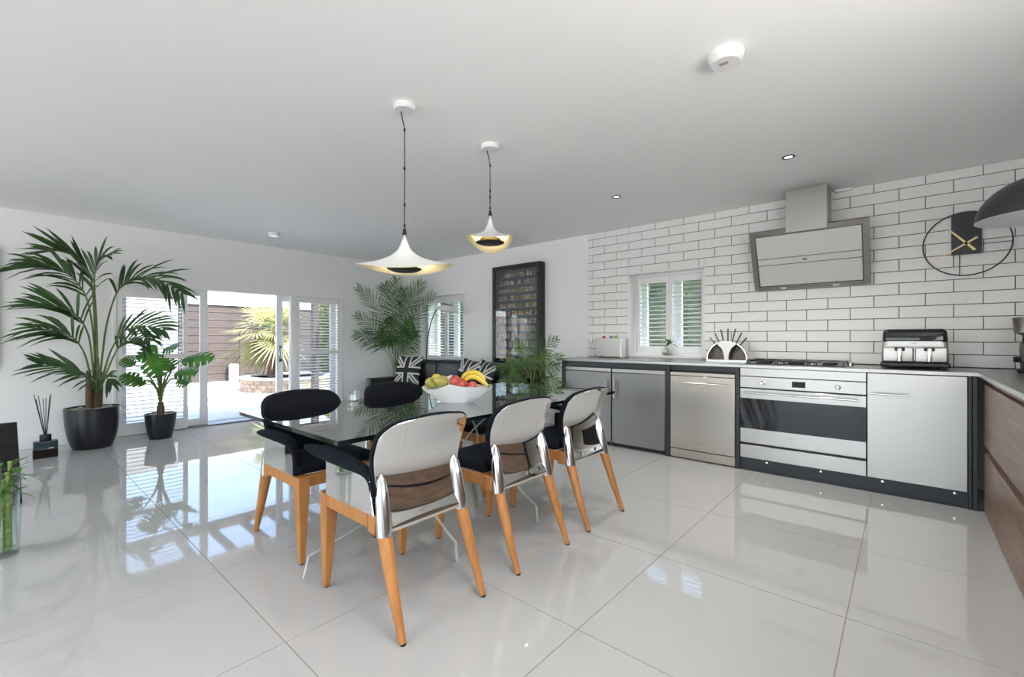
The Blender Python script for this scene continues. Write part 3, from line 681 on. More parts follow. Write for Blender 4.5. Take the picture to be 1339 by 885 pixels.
# ------------------------------------------------------------------ chairs (local: front is -x, feet at x = +-.305, y = +-.215)
ZP = [(.385, .192), (.42, .174), (.47, .158), (.53, .145), (.60, .138), (.67, .147), (.74, .178), (.80, .210), (.838, .233)]
def xprof(z):
    if z <= ZP[0][0]: return ZP[0][1]
    for (a, xa), (b, xb) in zip(ZP, ZP[1:]):
        if z <= b:
            t = (z - a) / (b - a); t = t * t * (3 - 2 * t) * .35 + t * .65
            return xa + (xb - xa) * t
    return ZP[-1][1]
def smooth_x(z):
    return sum(xprof(z + d) for d in (-.03, -.02, -.01, 0, .01, .02, .03)) / 7
def back_pt(u, v, off=0, grow=0):
    """u in -1..1 across, v in 0..1 up; off = distance towards the sitter"""
    zb = .385; zt = .838 + grow
    z = zb + (zt - zb) * v
    hw = .197 + .038 * min(1, v / .7) + grow
    r = .08; edge = zt - z                         # rounded upper corners
    if edge < r: hw -= .095 * (1 - math.sqrt(max(0, 1 - (1 - edge / r) ** 2)))
    z2 = z - .012 * (u * u) * v
    x = smooth_x(z) - (.008 + .03 * v) * (u * hw / .25) ** 2 - off
    return (x, u * hw, z2)
US = [math.sin(PI / 2 * (i / 10 - 1)) for i in range(21)]
VS = [i / 26 * .90 for i in range(26)] + [.91, .93, .95, .965, .98, .99, .996, 1.0]
def make_chair(arm):
    root = thing('dining_chair', '-', 'chair')
    mb = MB()
    mb.grid([[back_pt(u, v, 0) for u in US] for v in VS])
    sh = mb.build('back_shell', M['mirror'], root, smooth=70)
    sh.modifiers.new('solid', 'SOLIDIFY').thickness = .003
    sh.modifiers['solid'].offset = -1
    mb = MB(); th = .034                          # navy pad wrapped round the edge of the shell
    A = [[back_pt(u, v, .004, .006) for u in US] for v in VS]; B = [[back_pt(u * .985, v, th + .006, .0) for u in US] for v in VS]
    mb.grid(A); mb.grid(B)
    def rim(P): return [P[i][0] for i in range(len(P))] + P[-1][1:-1] + [P[i][-1] for i in reversed(range(len(P)))]
    ra, rb = rim(A), rim(B); mid = [tuple((Vector(a) * .5 + Vector(b) * .5) + (Vector((0, a[1], max(0, a[2] - .6)))).normalized() * .004) for a, b in zip(ra, rb)]
    mb.grid([ra, mid, rb]); mb.build('back_pad', M['velvet'], root, smooth=60)
    st = MB().rbox(-.285, .072, -.222, .222, .45, .505, .022, k=3, puff=.008); st.build('seat', M['velvet'], root, smooth=60)
    fr = MB()
    fr.box(-.318, -.278, -.19, .19, .392, .45); fr.box(.06, .085, -.19, .19, .392, .45)
    for s in (-1, 1): fr.box(-.261, .0845, s * .235 - (.022 if s > 0 else 0), s * .235 + (.022 if s < 0 else 0), .392, .45)
    fr.build('seat_rail', M['beech'], root, bevel=.003)
    for s in (-1, 1):
        lg = MB(); yo = s * .235; yi = s * .175     # front leg: square, tapering to the foot
        top = [(-.325, yi), (-.262, yi), (-.262, yo), (-.325, yo)]; bot = [(-.322, s * .198), (-.294, s * .198), (-.294, s * .226), (-.322, s * .226)]
        lg.grid([[(*p, .008) for p in bot], [(*p, .392) for p in top], [(*p, .45) for p in top]], close=True)
        lg.add([(*p, .008) for p in bot], [(0, 1, 2, 3)]); lg.add([(*p, .45) for p in top], [(0, 1, 2, 3)])
        o = lg.build('leg', M['beech'], root, bevel=.004)
        MB().lathe([(.011, 0), (.012, .008)], -.308, s * .212, 0, 12).build('foot_pad', M['black'], o)
        pts = [Vector((.302, s * .215, .006)), Vector((.238, s * .212, .17)), Vector((.166, s * .206, .375))]
        lg = MB().tube(pts, [.0145, .023, .0315], 16, flat=.92); o = lg.build('leg', M['beech'], root, smooth=50)
        MB().lathe([(.011, 0), (.013, .007)], .303, s * .215, 0, 12).build('foot_pad', M['black'], o)
        MB().box(.085, .140, s * .235 - (.03 if s > 0 else 0), s * .235 + (.03 if s < 0 else 0), .375, .45).build('leg_block', M['beech'], root, bevel=.006)
        sl = MB().tube([(.166, s * .206, .372), (.163, s * .205, .40), (.152, s * .203, .46), (.141, s * .2, .53), (.134, s * .198, .585), (.128, s * .197, .612)], [.0325, .033, .0305, .026, .0175, .003], 20)
        sl.build('leg_sleeve', M['sleeve'], root, smooth=60)
    if arm:
        s = 1 if arm > 0 else -1
        pn = MB(); Y = s * .236                      # polished side panel under the arm
        prof = [(-.262, .45), (.13, .45), (.112, .52), (.103, .60), (.06, .612), (-.08, .606), (-.262, .60)]
        pn.prism(prof, 'y', Y - s * .004, Y); pn.build('arm_panel', M['mirror'], root)
        up = MB(); up.prism([(a * .985 + .001, b) for a, b in prof], 'y', Y - s * .028, Y - s * .0045); up.build('arm_lining', M['velvet'], root, bevel=.006)
        if abs(arm) == 1:      # pad grows out of the back and ends in a free tip over the front
            path = [(.108, .52, .013, .010, 0), (.103, .57, .015, .012, 0), (.088, .602, .022, .014, .002), (.05, .618, .034, .016, .006), (-.03, .628, .048, .018, .012), (-.14, .636, .056, .019, .016), (-.25, .642, .055, .018, .018), (-.34, .645, .047, .016, .018), (-.41, .645, .034, .012, .016), (-.45, .643, .018, .008, .015), (-.462, .642, .004, .003, .015)]
        else:                  # pad rises from the front edge and ends in a tip beside the back
            path = [(-.264, .452, .016, .012, 0), (-.266, .52, .016, .012, 0), (-.262, .572, .018, .013, .001), (-.243, .604, .026, .015, .004), (-.20, .620, .038, .017, .010), (-.12, .630, .05, .018, .016), (-.02, .634, .055, .018, .02), (.07, .634, .05, .017, .02), (.13, .63, .036, .013, .018), (.165, .626, .018, .008, .016), (.175, .625, .004, .003, .016)]
        P = [Vector((q[0], 0, q[1])) for q in path]; rows = []
        for i, q in enumerate(path):
            t = (P[min(i + 1, len(P) - 1)] - P[max(0, i - 1)]).normalized(); nn = Vector((-t.z, 0, t.x)); c = P[i] + Vector((0, Y - s * .013 + s * q[4], 0))
            rows.append([tuple(c + Vector((0, 1, 0)) * q[2] * math.cos(a) + nn * q[3] * math.sin(a)) for a in [2 * PI * j / 14 for j in range(14)]])
        ap = MB(); ap.grid(rows, close=True); ap.add(rows[0], [tuple(range(14))]); ap.add(rows[-1], [tuple(range(14))])
        ao = ap.build('armrest', M['velvet'], root, smooth=70); sb = ao.modifiers.new('sub', 'SUBSURF'); sb.levels = 1; sb.render_levels = 1
    lo = MB(); rnd = random.Random(3); x0 = -.045
    for i in range(9):
        u0 = x0 + i * .0062; z = .425 + .004 * math.sin(i * 1.9); lo.tube([(smooth_x(z) + .0015, u0, z), (smooth_x(z) + .0015, u0 + .006, z + rnd.uniform(.002, .009))], .0011, 5)
    lo.build('logo', M['black'], root)
    return root
protos = {q: make_chair(q) for q in (0, 1, -1, 2, -2)}
used = set()
def place_chair(x, y, rz, arm, label):
    c = protos[arm] if arm not in used else copy_tree(protos[arm])
    used.add(arm); c.location = (x, y, 0); c.rotation_euler = (0, 0, rz); c['label'] = label; c['group'] = 'dining chairs round the glass table'
CX = -1.735
place_chair(CX, 1.225, 0, -1, 'mirror-backed chair with one armrest, back to the drawers, far end from the fridges')
place_chair(CX, 1.90, 0, 0, 'armless mirror-backed chair in the middle of the row backing onto the walnut drawers')
place_chair(CX, 2.556, 0, 1, 'mirror-backed chair with one armrest, back to the drawers, end nearest the fridges')
place_chair(-2.645, 1.24, PI, 2, 'navy chair with one armrest, back to the patio doors, far end from the sofa')
place_chair(-2.645, 1.90, PI, 0, 'armless navy chair in the middle of the row backing onto the patio doors')
place_chair(-2.645, 2.57, PI, -2, 'navy chair with one armrest, back to the patio doors, end nearest the sofa')
# ------------------------------------------------------------------ fruit bowl, fruit, candle
BC = Vector((-2.215, 1.955, TZ)); RV = Vector((cYw, sY, 0)); DV = Vector((-sY, cYw, 0))
def bp(u, v, w): return BC + RV * u + DV * v + Vector((0, 0, w))
bw = thing('fruit_bowl', 'white angular folded ceramic fruit bowl on the glass table', 'bowl', tuple(BC))
rim = [(-.205, -.005, .098), (-.185, -.055, .082), (-.105, -.085, .088), (-.012, -.09, .122), (.06, -.085, .106), (.15, -.06, .10), (.255, .0, .098), (.16, .085, .105), (.06, .11, .115), (-.03, .115, .165), (-.10, .09, .14), (-.175, .05, .115)]
bas = [(-.085, 0, 0), (-.08, -.02, 0), (-.06, -.035, 0), (-.012, -.045, 0), (.035, -.045, 0), (.085, -.038, 0), (.125, 0, 0), (.08, .035, 0), (.04, .045, 0), (-.02, .045, 0), (-.055, .03, 0), (-.08, .015, 0)]
lerp = lambda a, b, t: tuple(x + (y - x) * t for x, y in zip(a, b))
cer = mat('white_ceramic', (.80, .80, .79), .18)
def sc(p, k, dz=0): return (p[0] * k, p[1] * k, p[2] + dz)
rows = [[bp(*b) for b in bas]] + [[bp(*lerp(b, r, t)) for b, r in zip(bas, rim)] for t in (.35, .7, 1)]
rows += [[bp(*sc(lerp(b, r, t), .965, .001)) for b, r in zip(bas, rim)] for t in (1, .7, .35)] + [[bp(*sc(b, .93, .008)) for b in bas]]
mb = MB().grid([[tuple(p) for p in r] for r in rows], close=True); mb.add([tuple(bp(*b)) for b in bas], [tuple(range(12))]); mb.add([tuple(bp(*sc(b, .93, .008))) for b in bas], [tuple(range(12))])
mb.build('bowl_body', cer, bw, smooth=25)
pearm = vary(mat('pear_skin', (.42, .40, .09), .4), [(.35, (.33, .29, .07)), (.65, (.52, .50, .13))], noise=14)
lemon = mat('yellow_skin', (.66, .52, .06), .4)
applem = vary(mat('apple_skin', (.5, .06, .05), .3), [(.35, (.42, .03, .03)), (.62, (.62, .16, .10)), (.8, (.70, .38, .18))], noise=9)
bananam = vary(mat('banana_skin', (.72, .50, .06), .45), [(.3, (.66, .44, .04)), (.7, (.80, .60, .10))], noise=8)
PEAR = [(0, -.036), (.018, -.034), (.033, -.022), (.038, -.004), (.033, .016), (.022, .034), (.014, .048), (.006, .055), (0, .054)]
APPLE = [(0, -.028), (.012, -.033), (.028, -.026), (.037, -.005), (.035, .016), (.024, .030), (.010, .033), (0, .026)]
def fruit(name, label, prof, p, tilt, m_, group, k=1.0):
    f = thing(name, label, name.split('_')[-1], tuple(p), group=group); R = Matrix.Translation(p) @ Matrix.Rotation(tilt[0], 4, 'X') @ Matrix.Rotation(tilt[1], 4, 'Y') @ Matrix.Scale(k, 4)
    MB().lathe(prof, n=20, M=R).build('flesh', m_, f, smooth=70)
    zt = prof[-1][1]; MB().tube([R @ Vector((0, 0, zt - .004)), R @ Vector((.003, 0, zt + .014))], .0018, 5).build('stalk', M['trunk'], f)
fruit('green_pear', 'russet green pear at the outer end of the fruit bowl', PEAR, bp(-.145, -.025, .125), (1.3, .5), pearm, 'pears in the bowl')
fruit('green_pear', 'russet green pear against the fold of the fruit bowl', PEAR, bp(-.07, -.03, .135), (1.4, -.3), pearm, 'pears in the bowl', 1.08)
fruit('yellow_pear', 'clear yellow pear behind the two green pears', PEAR, bp(-.115, .04, .145), (.9, 1.2), lemon, 'pears in the bowl', .95)
fruit('red_apple', 'red apple beside the fold of the fruit bowl', APPLE, bp(.01, -.005, .135), (.5, .3), applem, 'apples in the bowl')
fruit('red_apple', 'red apple in the middle of the fruit bowl', APPLE, bp(.055, -.03, .118), (1.0, .2), applem, 'apples in the bowl')
fruit('red_apple', 'red apple tucked under the bananas', APPLE, bp(.125, -.03, .105), (.8, -.4), applem, 'apples in the bowl', .9)
def banana(label, pts, r):
    P = [bp(*q) for q in pts]
    f = thing('banana', label, 'banana', tuple(P[0]), group='bananas in the bowl')
    Q = []; n = len(P)
    for i in range(n - 1):
        for k in range(4): Q.append(P[i].lerp(P[i + 1], k / 4))
    Q.append(P[-1])
    for _ in range(3): Q = [Q[0]] + [(Q[i - 1] + Q[i] * 2 + Q[i + 1]) / 4 for i in range(1, len(Q) - 1)] + [Q[-1]]
    m_ = len(Q) - 1; rs = [r * max(.22, math.sin(PI * (.06 + .90 * i / m_)) ** .45) for i in range(m_ + 1)]
    MB().tube(Q, rs, 7).build('peel', bananam, f, smooth=50)
    MB().tube([Q[-1], Q[-1] + (Q[-1] - Q[-2]).normalized() * .012], r * .28, 6).build('tip', M['trunk'], f)
banana('upper banana arching over the apples', [(.045, .02, .135), (.075, .025, .178), (.125, .03, .192), (.175, .025, .175), (.205, .02, .14)], .019)
banana('lower banana ending in a point over the bowl tip', [(.07, -.015, .135), (.105, -.015, .165), (.15, -.02, .165), (.195, -.03, .135), (.225, -.035, .105)], .0185)
cn = thing('candle_glass', 'small clear glass holding a white candle near the table edge', 'candle', (-2.765, 1.56, TZ))
MB().lathe([(.0, .001), (.033, 0), (.036, .065), (.034, .065), (.031, .006), (0, .006)], -2.765, 1.56, TZ, 24).build('glass', M['vase_glass'], cn, smooth=50)
MB().lathe([(0, .007), (.029, .007), (.029, .035), (0, .034)], -2.765, 1.56, TZ, 20).build('wax', M['white'], cn, smooth=50)
# ------------------------------------------------------------------ pendant lamps over the table
shade_w = mat('white_lamp_shade', (.84, .84, .83), .4)
disc_m = mat('dark_bronze_disc', (.05, .05, .048), .4, .6)
inner_m = mat('cream_gold_lining', (.85, .76, .50), .45)
def pendant(x, y, zrim, zapex, rl, rs_, ang, wave, label):
    p = thing('pendant_lamp', label, 'pendant lamp', (x, y, ZC), group='white trumpet pendant lamps')
    MB().lathe([(.062, 0), (.062, -.028), (.058, -.032), (0, -.032)], x, y, ZC - .0005, 28).build('ceiling_rose', M['white'], p, smooth=40)
    MB().tube([(x - .02, y - .012, ZC - .03), (x - .004, y - .003, ZC - .11), (x, y, ZC - .14), (x + .001, y, ZC - .4), (x - .002, y, zapex + .16), (x, y, zapex + .03)], .0032, 6).build('cord', M['black'], p, smooth=60)
    mb = MB()
    for z in (ZC - .14, ZC - .36, zapex + .17, zapex + .05): mb.tube([(x, y, z - .008), (x, y, z + .008)], .006, 8)
    mb.build('cord_clip', M['black'], p)
    MB().lathe([(.0, .03), (.009, .03), (.011, .012), (.014, 0), (.0, 0)], x, y, zapex, 14).build('cord_grip', M['black'], p, smooth=40)
    H = zapex - zrim; rows = []; inner = []
    for i in range(19):
        t = i / 18; k = (t ** 2.3) * .80 + t * .145 + .055 * min(1, t * 12)
        row = []; ri = []
        for j in range(56):
            q = 2 * PI * j / 56; rx = rl * k; ry = rs_ * k + (rl - rs_) * .0
            if t < .45: ry = (rs_ * k) + (rl * k - rs_ * k) * (1 - t / .45) * .6
            dz = wave * math.cos(2 * q) * t ** 3
            lx, ly = rx * math.cos(q), ry * math.sin(q)
            X = x + lx * math.cos(ang) - ly * math.sin(ang); Y = y + lx * math.sin(ang) + ly * math.cos(ang)
            row.append((X, Y, zapex - H * (t ** .62 if t < 1 else 1) + dz)); ri.append((x + (X - x) * .975, y + (Y - y) * .975, zapex - H * (t ** .62) + dz - .004))
        rows.append(row); inner.append(ri)
    MB().grid(rows, close=True).build('shade', shade_w, p, smooth=80)
    mb = MB().grid(inner, close=True); mb.grid([rows[-1], inner[-1]], close=True); mb.build('shade_lining', inner_m, p, smooth=80)
    MB().lathe([(.072, .004), (.072, .026), (.0, .028)], x, y, zrim - .008, 32).build('brass_ring', M['brass'], p, smooth=40)
    MB().lathe([(0, -.014), (.07, -.012), (.098, 0), (.098, .004), (0, .006)], x, y, zrim - .010, 36).build('reflector_disc', disc_m, p, smooth=40)
    l = lamp('pendant_bulb', 'POINT', (x, y, zrim + .055), 14, (1.0, .84, .55), shadow_soft_size=.03)
    l.parent = p; l.matrix_parent_inverse = p.matrix_basis.inverted()
pendant(-2.162, 1.536, 1.57, 1.76, .275, .155, YAW, .02, 'white trumpet pendant lamp hung low over the candle end of the table')
pendant(-2.16, 2.242, 1.835, 2.015, .28, .165, YAW + PI / 2, -.03, 'white trumpet pendant lamp hung higher, over the sofa end of the table')
# black dome lamp over the return worktop
dl = thing('dome_lamp', 'black dome pendant lamp with white lining over the corner worktop', 'pendant lamp', (.555, 3.86, ZC))
lx, ly = .60, 3.88
MB().lathe([(.06, 0), (.06, -.025), (0, -.028)], lx, ly, ZC - .0005, 24).build('ceiling_rose', M['black'], dl, smooth=40)
MB().tube([(lx, ly, ZC - .025), (lx, ly, 2.19)], .0035, 6).build('cord', M['black'], dl)
prof = [(.285 * math.cos(t), .245 * math.sin(t)) for t in [math.radians(2 + 80 * i / 14) for i in range(15)]]
domeg = mat('dark_grey_dome', (.035, .035, .036), .35)
MB().lathe(prof + [(.038, .255), (.036, .33), (.028, .345), (0, .345)], lx, ly, 1.845, 44).build('dome', domeg, dl, smooth=50)
MB().lathe([(.285, .006), (.282, .004)] + [(r * .985, z * .985 + .002) for r, z in prof] + [(0, .242)], lx, ly, 1.845, 44).build('dome_lining', M['white'], dl, smooth=60)
MB().lathe([(.02, .235), (.028, .19), (.042, .15), (.03, .115), (0, .105)], lx, ly, 1.845, 20).build('bulb', M['white'], dl, smooth=60)
# ceiling fittings
sm = thing('smoke_alarm', 'round white smoke alarm on the ceiling above the floor', 'smoke alarm', (-.632, 2.248, ZC))
MB().lathe([(.079, 0), (.079, -.012), (.075, -.02), (.072, -.042), (.062, -.05), (0, -.05)], -.632, 2.248, ZC - .0005, 36).build('housing', M['white'], sm, smooth=35)
for i in range(5): MB().box(-.655 + .008 * i, -.651 + .008 * i, 2.225, 2.245, ZC - .0522, ZC - .0495).build('vent_slot', mat('alarm_slot', (.25, .16, .1), .7) if i == 0 else bpy.data.materials['alarm_slot'], sm)
glow = mat('downlight_glow', (.9, .9, .9), .4, 0, **{'Emission Color': (1, .96, .9), 'Emission Strength': 1.2})
cs = thing('ceiling_fitting', 'small white ceiling fitting with an added beam near the patio doors', 'ceiling fitting', (-5.996, 2.29, ZC))
MB().lathe([(.045, 0), (.06, -.004), (.06, -.045), (.052, -.045), (.048, -.02), (0, -.02)], -5.996, 2.29, ZC - .0005, 28).build('housing', M['white'], cs, smooth=35)
MB().lathe([(0, -.022), (.046, -.022), (.046, -.026), (0, -.026)], -5.996, 2.29, ZC, 20).build('lens', glow, cs)
l = lamp('added_spot_beam', 'SPOT', (-5.996, 2.29, ZC - .04), 30, (1.0, .98, .95), spot_size=math.radians(105), spot_blend=1.0, shadow_soft_size=.05)  # beam and glowing lens added to this small fitting to brighten the far ceiling
l.parent = cs; l.matrix_parent_inverse = cs.matrix_basis.inverted()
for i, (x, y, w) in enumerate(((-.643, 3.829, 'above the oven'), (-2.045, 3.835, 'above the fridges'), (-.64, .9, 'added unseen above the open floor by the drawers'), (.2, 2.0, 'added unseen in front of the walnut drawers'), (.2, .5, 'added unseen beside the side window'), (-2.05, .1, 'added unseen above the floor before the glass table'),
        (-.64, -.8, 'added unseen near the end of the drawer run'), (-2.05, -1.5, 'added unseen above the middle of the garden window end'), (-3.5, -2.3, 'added unseen before the garden window'), (-5.2, -2.9, 'added unseen in the garden window corner'))):  # first two are seen fittings; the others are unseen, added for fill
    d = thing('downlight', 'recessed dark rimmed ceiling downlight ' + w, 'downlight', (x, y, ZC), group='recessed ceiling downlights')
    MB().lathe([(.028, -.001), (.043, -.001), (.043, -.005), (.038, -.007), (.028, -.004), (.028, -.001)], x, y, ZC, 24).build('rim', M['black'], d, smooth=40)
    MB().lathe([(.0, -.0015), (.028, -.0015), (.028, -.003), (0, -.003)], x, y, ZC, 20).build('lens', glow, d)
    l = lamp('downlight_beam', 'SPOT', (x, y, ZC - .02), 62 if i < 2 else 27, (1.0, .965, .92), spot_size=math.radians(118), spot_blend=1.0, shadow_soft_size=.05)
    l.parent = d; l.matrix_parent_inverse = d.matrix_basis.inverted()
#PART4
# ------------------------------------------------------------------ sofa corner
so = thing('sofa', 'low black leather sofa under the window against the white wall', 'sofa', (-5.06, 4.3, 0))
sx0, sx1 = -6.25, -3.86
MB().rbox(sx0 + .16, sx1 - .16, 3.74, 4.76, .10, .30, .03).build('sofa_base', M['leather'], so, smooth=50)
for a in (sx0, sx1 - .16): MB().rbox(a, a + .16, 3.70, 4.755, .08, .555, .035).build('arm', M['leather'], so, smooth=50)
MB().rbox(sx0 + .02, sx1 - .02, 4.60, 4.765, .10, .74, .05).build('back_frame', M['leather'], so, smooth=50)
cw = (sx1 - sx0 - .32) / 3
for i in range(3):
    a = sx0 + .16 + cw * i
    MB().rbox(a + .004, a + cw - .004, 3.72, 4.50, .30, .44, .045, puff=.012).build('seat_cushion', M['leather'], so, smooth=60)
    MB().rbox(a - .02, a + cw + .02 if i == 2 else a + cw - .004, 4.40, 4.62, .44, .835 + .012 * (i == 1), .075, puff=.03).build('back_cushion', M['leather'], so, smooth=60)
mb = MB()
for x in (sx0 + .08, sx1 - .08):
    for y in (3.80, 4.70): MB().lathe([(.02, 0), (.025, .08)], x, y, 0, 12).build('foot', M['black'], so)
def flag_cushion(c, rot, size, label):
    N = 36; rows = [[], []]; mbq = MB(); fs = []
    R = Matrix.Translation(c) @ rot
    for side in (1, -1):
        P = []
        for i in range(N + 1):
            r = []
            for j in range(N + 1):
                u, v = 2 * j / N - 1, 2 * i / N - 1
                puff = max(0, (1 - u * u) * (1 - v * v)) ** .45
                k = 1 - .05 * (1 - abs(u * v))
                r.append(tuple(R @ Vector((u * size / 2 * k, side * (.004 + .06 * puff), v * size / 2 * k))))
            P.append(r)
        mbq.grid(P)
    def white(u, v):
        a, b = abs(u), abs(v)
        if a < .19 or b < .17: return 0
        if a < .30 or b < .28: return 1
        d = a - b
        return 1 if (-.20 < d < -.05 or .06 < d < .24) else 0
    idx = []
    for side in range(2):
        for i in range(N):
            for j in range(N): idx.append(white(2 * (j + .5) / N - 1, 2 * (i + .5) / N - 1))
    mbq.m = idx
    mbq.build('flag_cushion', [M['cush_black'], M['cush_white']], smooth=70, label=label, cat='cushion', group='flag cushions on the sofa')
lean = Matrix.Rotation(math.radians(-16), 4, 'X')
flag_cushion(Vector((-5.87, 4.24, .655)), Matrix.Rotation(math.radians(18), 4, 'Z') @ lean, .47, 'black and cream flag cushion alone at the sofa end by the corner palm')
flag_cushion(Vector((-4.53, 4.24, .645)), Matrix.Rotation(math.radians(-8), 4, 'Z') @ lean @ Matrix.Rotation(math.radians(9), 4, 'Y'), .46, 'black and cream flag cushion propped in front of its neighbour, middle of the sofa')
flag_cushion(Vector((-4.21, 4.24, .635)), Matrix.Rotation(math.radians(-14), 4, 'Z') @ lean @ Matrix.Rotation(math.radians(12), 4, 'Y'), .45, 'black and cream flag cushion at the sofa end by the small areca palm')
# arching floor lamp
la = thing('arc_floor_lamp', 'thin black arching floor lamp with a white disc shade behind the sofa', 'floor lamp', (-6.24, 4.875, 0))
MB().lathe([(.095, 0), (.095, .012), (.03, .022), (0, .022)], -6.24, 4.875, 0, 28).build('base', M['black'], la, smooth=40)
P = [Vector((-6.24, 4.875, .02)), Vector((-6.24, 4.875, .5)), Vector((-6.235, 4.87, .80)), at(558.6, 444.5, 7.70), at(563.6, 419.7, 7.55), at(571, 402.5, 7.35), at(581, 396.3, 7.15), at(587, 398.5, 7.05)]
Q = []
for i in range(len(P) - 1):
    for k in range(6): Q.append(P[i].lerp(P[i + 1], k / 6))
Q.append(P[-1])
for _ in range(8): Q = [Q[0]] + [(Q[i - 1] + Q[i] * 2 + Q[i + 1]) / 4 for i in range(1, len(Q) - 1)] + [Q[-1]]
MB().tube(Q, .008, 8).build('stem', M['black'], la, smooth=60)
R = Matrix.Translation(at(586, 400, 7.08)) @ Matrix.Rotation(math.radians(10), 4, Vector((-sY, cYw, 0)))
MB().lathe([(0, .012), (.06, .008), (.13, -.012), (.18, -.052), (.19, -.082), (.184, -.082), (.12, -.04), (0, -.024)], n=36, M=R).build('shade', M['white'], la, smooth=50)
MB().lathe([(0, .02), (.05, .018), (.07, .0), (0, .0)], n=24, M=R).build('shade_cap', M['black'], la, smooth=40)
# ------------------------------------------------------------------ display case with figurines
dc = thing('display_case', 'tall black framed glass display case of tiny figurines on the wall behind the sofa', 'display case', (-4.205, 4.985, .47))
cx0, cx1, cz0, cz1, cf, cb_ = -4.655, -3.757, .47, 2.225, 4.875, 4.998
mb = MB(); w = .058
mb.box(cx0, cx0 + w, cf, cb_, cz0, cz1); mb.box(cx1 - w, cx1, cf, cb_, cz0, cz1); mb.box(cx0 + w, cx1 - w, cf, cb_, cz0, cz0 + w); mb.box(cx0 + w, cx1 - w, cf, cb_, cz1 - w, cz1)
mb.build('case_frame', M['black'], dc, bevel=.003)
navy = mat('case_backing', (.035, .045, .055), .7)
MB().box(cx0 + w, cx1 - w, 4.985, 4.997, cz0 + w, cz1 - w).build('back_panel', navy, dc)
MB().box(cx0 + w, cx1 - w, cf + .008, cf + .013, cz0 + w, cz1 - w).build('glass_pane', M['case_glass'], dc)
for x in (cx0 + .03, cx1 - .03):
    for z in (.62, 1.35, 2.10): MB().lathe([(.006, 0), (.006, .003), (0, .004)], n=10, M=Matrix.Translation((x, cf, z)) @ Matrix.Rotation(PI / 2, 4, 'X')).build('screw', M['chrome'], dc)
shelf_m = mat('shelf_edge', (.16, .19, .21), .3)
fm = []
rnd = random.Random(5)
for k in range(14):
    a, b, c = rnd.sample(range(8), 3); mb = MB(); s_ = 1
    mb.box(-.009, -.001, -.005, .005, 0, .015, a); mb.box(.001, .009, -.005, .005, 0, .015, a)
    mb.prism([(-.011, .015), (.011, .015), (.008, .032), (-.008, .032)], 'y', -.006, .006, b)
    mb.box(-.015, -.010, -.004, .004, .016, .030, b); mb.box(.010, .015, -.004, .004, .016, .030, b)
    mb.lathe([(.004, .032), (.0075, .034), (.0075, .044), (.004, .046), (0, .046)], n=8, mi=(c if k % 2 else 0))
    if k % 3 == 0: mb.box(-.009, .009, -.008, .006, .042, .052, a)
    fm.append(mb.mesh('figurine', M['figs']))
for k in range(14):
    z = 2.058 - .1115 * k
    MB().box(cx0 + w, cx1 - w, 4.905, 4.985, z - .006, z).build('shelf', shelf_m, dc)
    n = 11 if k == 0 else 17; span = (cx1 - cx0 - 2 * w - .10) * (.72 if k == 0 else 1); x0 = (cx0 + cx1) / 2 - span / 2
    for i in range(n):
        if rnd.random() < .06: continue
        o = link('figurine', rnd.choice(fm), None, label='tiny coloured figurine on the %s shelf from the top of the black display case' % ('first', 'second', 'third', 'fourth', 'fifth', 'sixth', 'seventh', 'eighth', 'ninth', 'tenth', 'eleventh', 'twelfth', 'thirteenth', 'fourteenth')[k], cat='figurine', group='figurines in the display case')
        o.scale = (1.18, 1.1, 1.18); o.location = (x0 + span * i / (n - 1) + rnd.uniform(-.006, .006), 4.94 + rnd.uniform(-.012, .012), z); o.rotation_euler = (0, 0, rnd.uniform(-.4, .4))
# ------------------------------------------------------------------ plants
def smooth_path(P, sub=6, it=6):
    P = [Vector(p) for p in P]; Q = []
    for i in range(len(P) - 1):
        for k in range(sub): Q.append(P[i].lerp(P[i + 1], k / sub))
    Q.append(P[-1])
    for _ in range(it): Q = [Q[0]] + [(Q[i - 1] + Q[i] * 2 + Q[i + 1]) / 4 for i in range(1, len(Q) - 1)] + [Q[-1]]
    return Q
def frond(parent, P, n, L, w, t0=.35, ang=40, droop=.3, rr=.008, m_='kentia', nrm=None, single=False, jit=.12, seed=0):
    """rachis with leaflets; single=True makes each leaflet its own object below the frond"""
    Q = smooth_path(P); rn = random.Random(seed); N = len(Q) - 1
    rb = MB().tube(Q, [rr * (1 - .75 * i / N) for i in range(N + 1)], 6)
    body = rb if not single else None
    fr = rb.build('frond', M['stem'], parent, smooth=60) if single else None
    lf = MB()
    for i in range(n):
        t = t0 + (1 - t0) * (i + .5) / n
        f = t * N; k = min(int(f), N - 1); p = Q[k].lerp(Q[k + 1], f - k); d = (Q[k + 1] - Q[max(0, k - 1)]).normalized()
        nn = (nrm or Vector((.5, -.6, .62))).normalized()
        s_ = d.cross(nn); s_ = s_.normalized() if s_.length > .05 else Vector((0, 0, 1))
        q = (t - t0) / (1 - t0)
        ln = L * (.55 + .75 * math.sin(PI * (.15 + .75 * q)) - .35 * q)
        for sd in (-1, 1):
            a = math.radians(ang * (1 - .45 * q) + rn.uniform(-8, 8))
            dd = d * math.cos(a) + s_ * sd * math.sin(a) + nn * rn.uniform(-jit, jit) + nn * .15
            tgt = MB() if single else lf
            blade(tgt, p, dd, ln * rn.uniform(.85, 1.1), w * rn.uniform(.85, 1.15), droop * rn.uniform(.6, 1.3), nn, 4, .25)
            if single: tgt.build('leaflet', M[m_], fr, smooth=60)
    if not single:
        mi = len(rb.f); rb.add(lf.v, lf.f, 1); fr = rb.build('frond', [M['stem'], M[m_]], parent, smooth=60)
    return fr
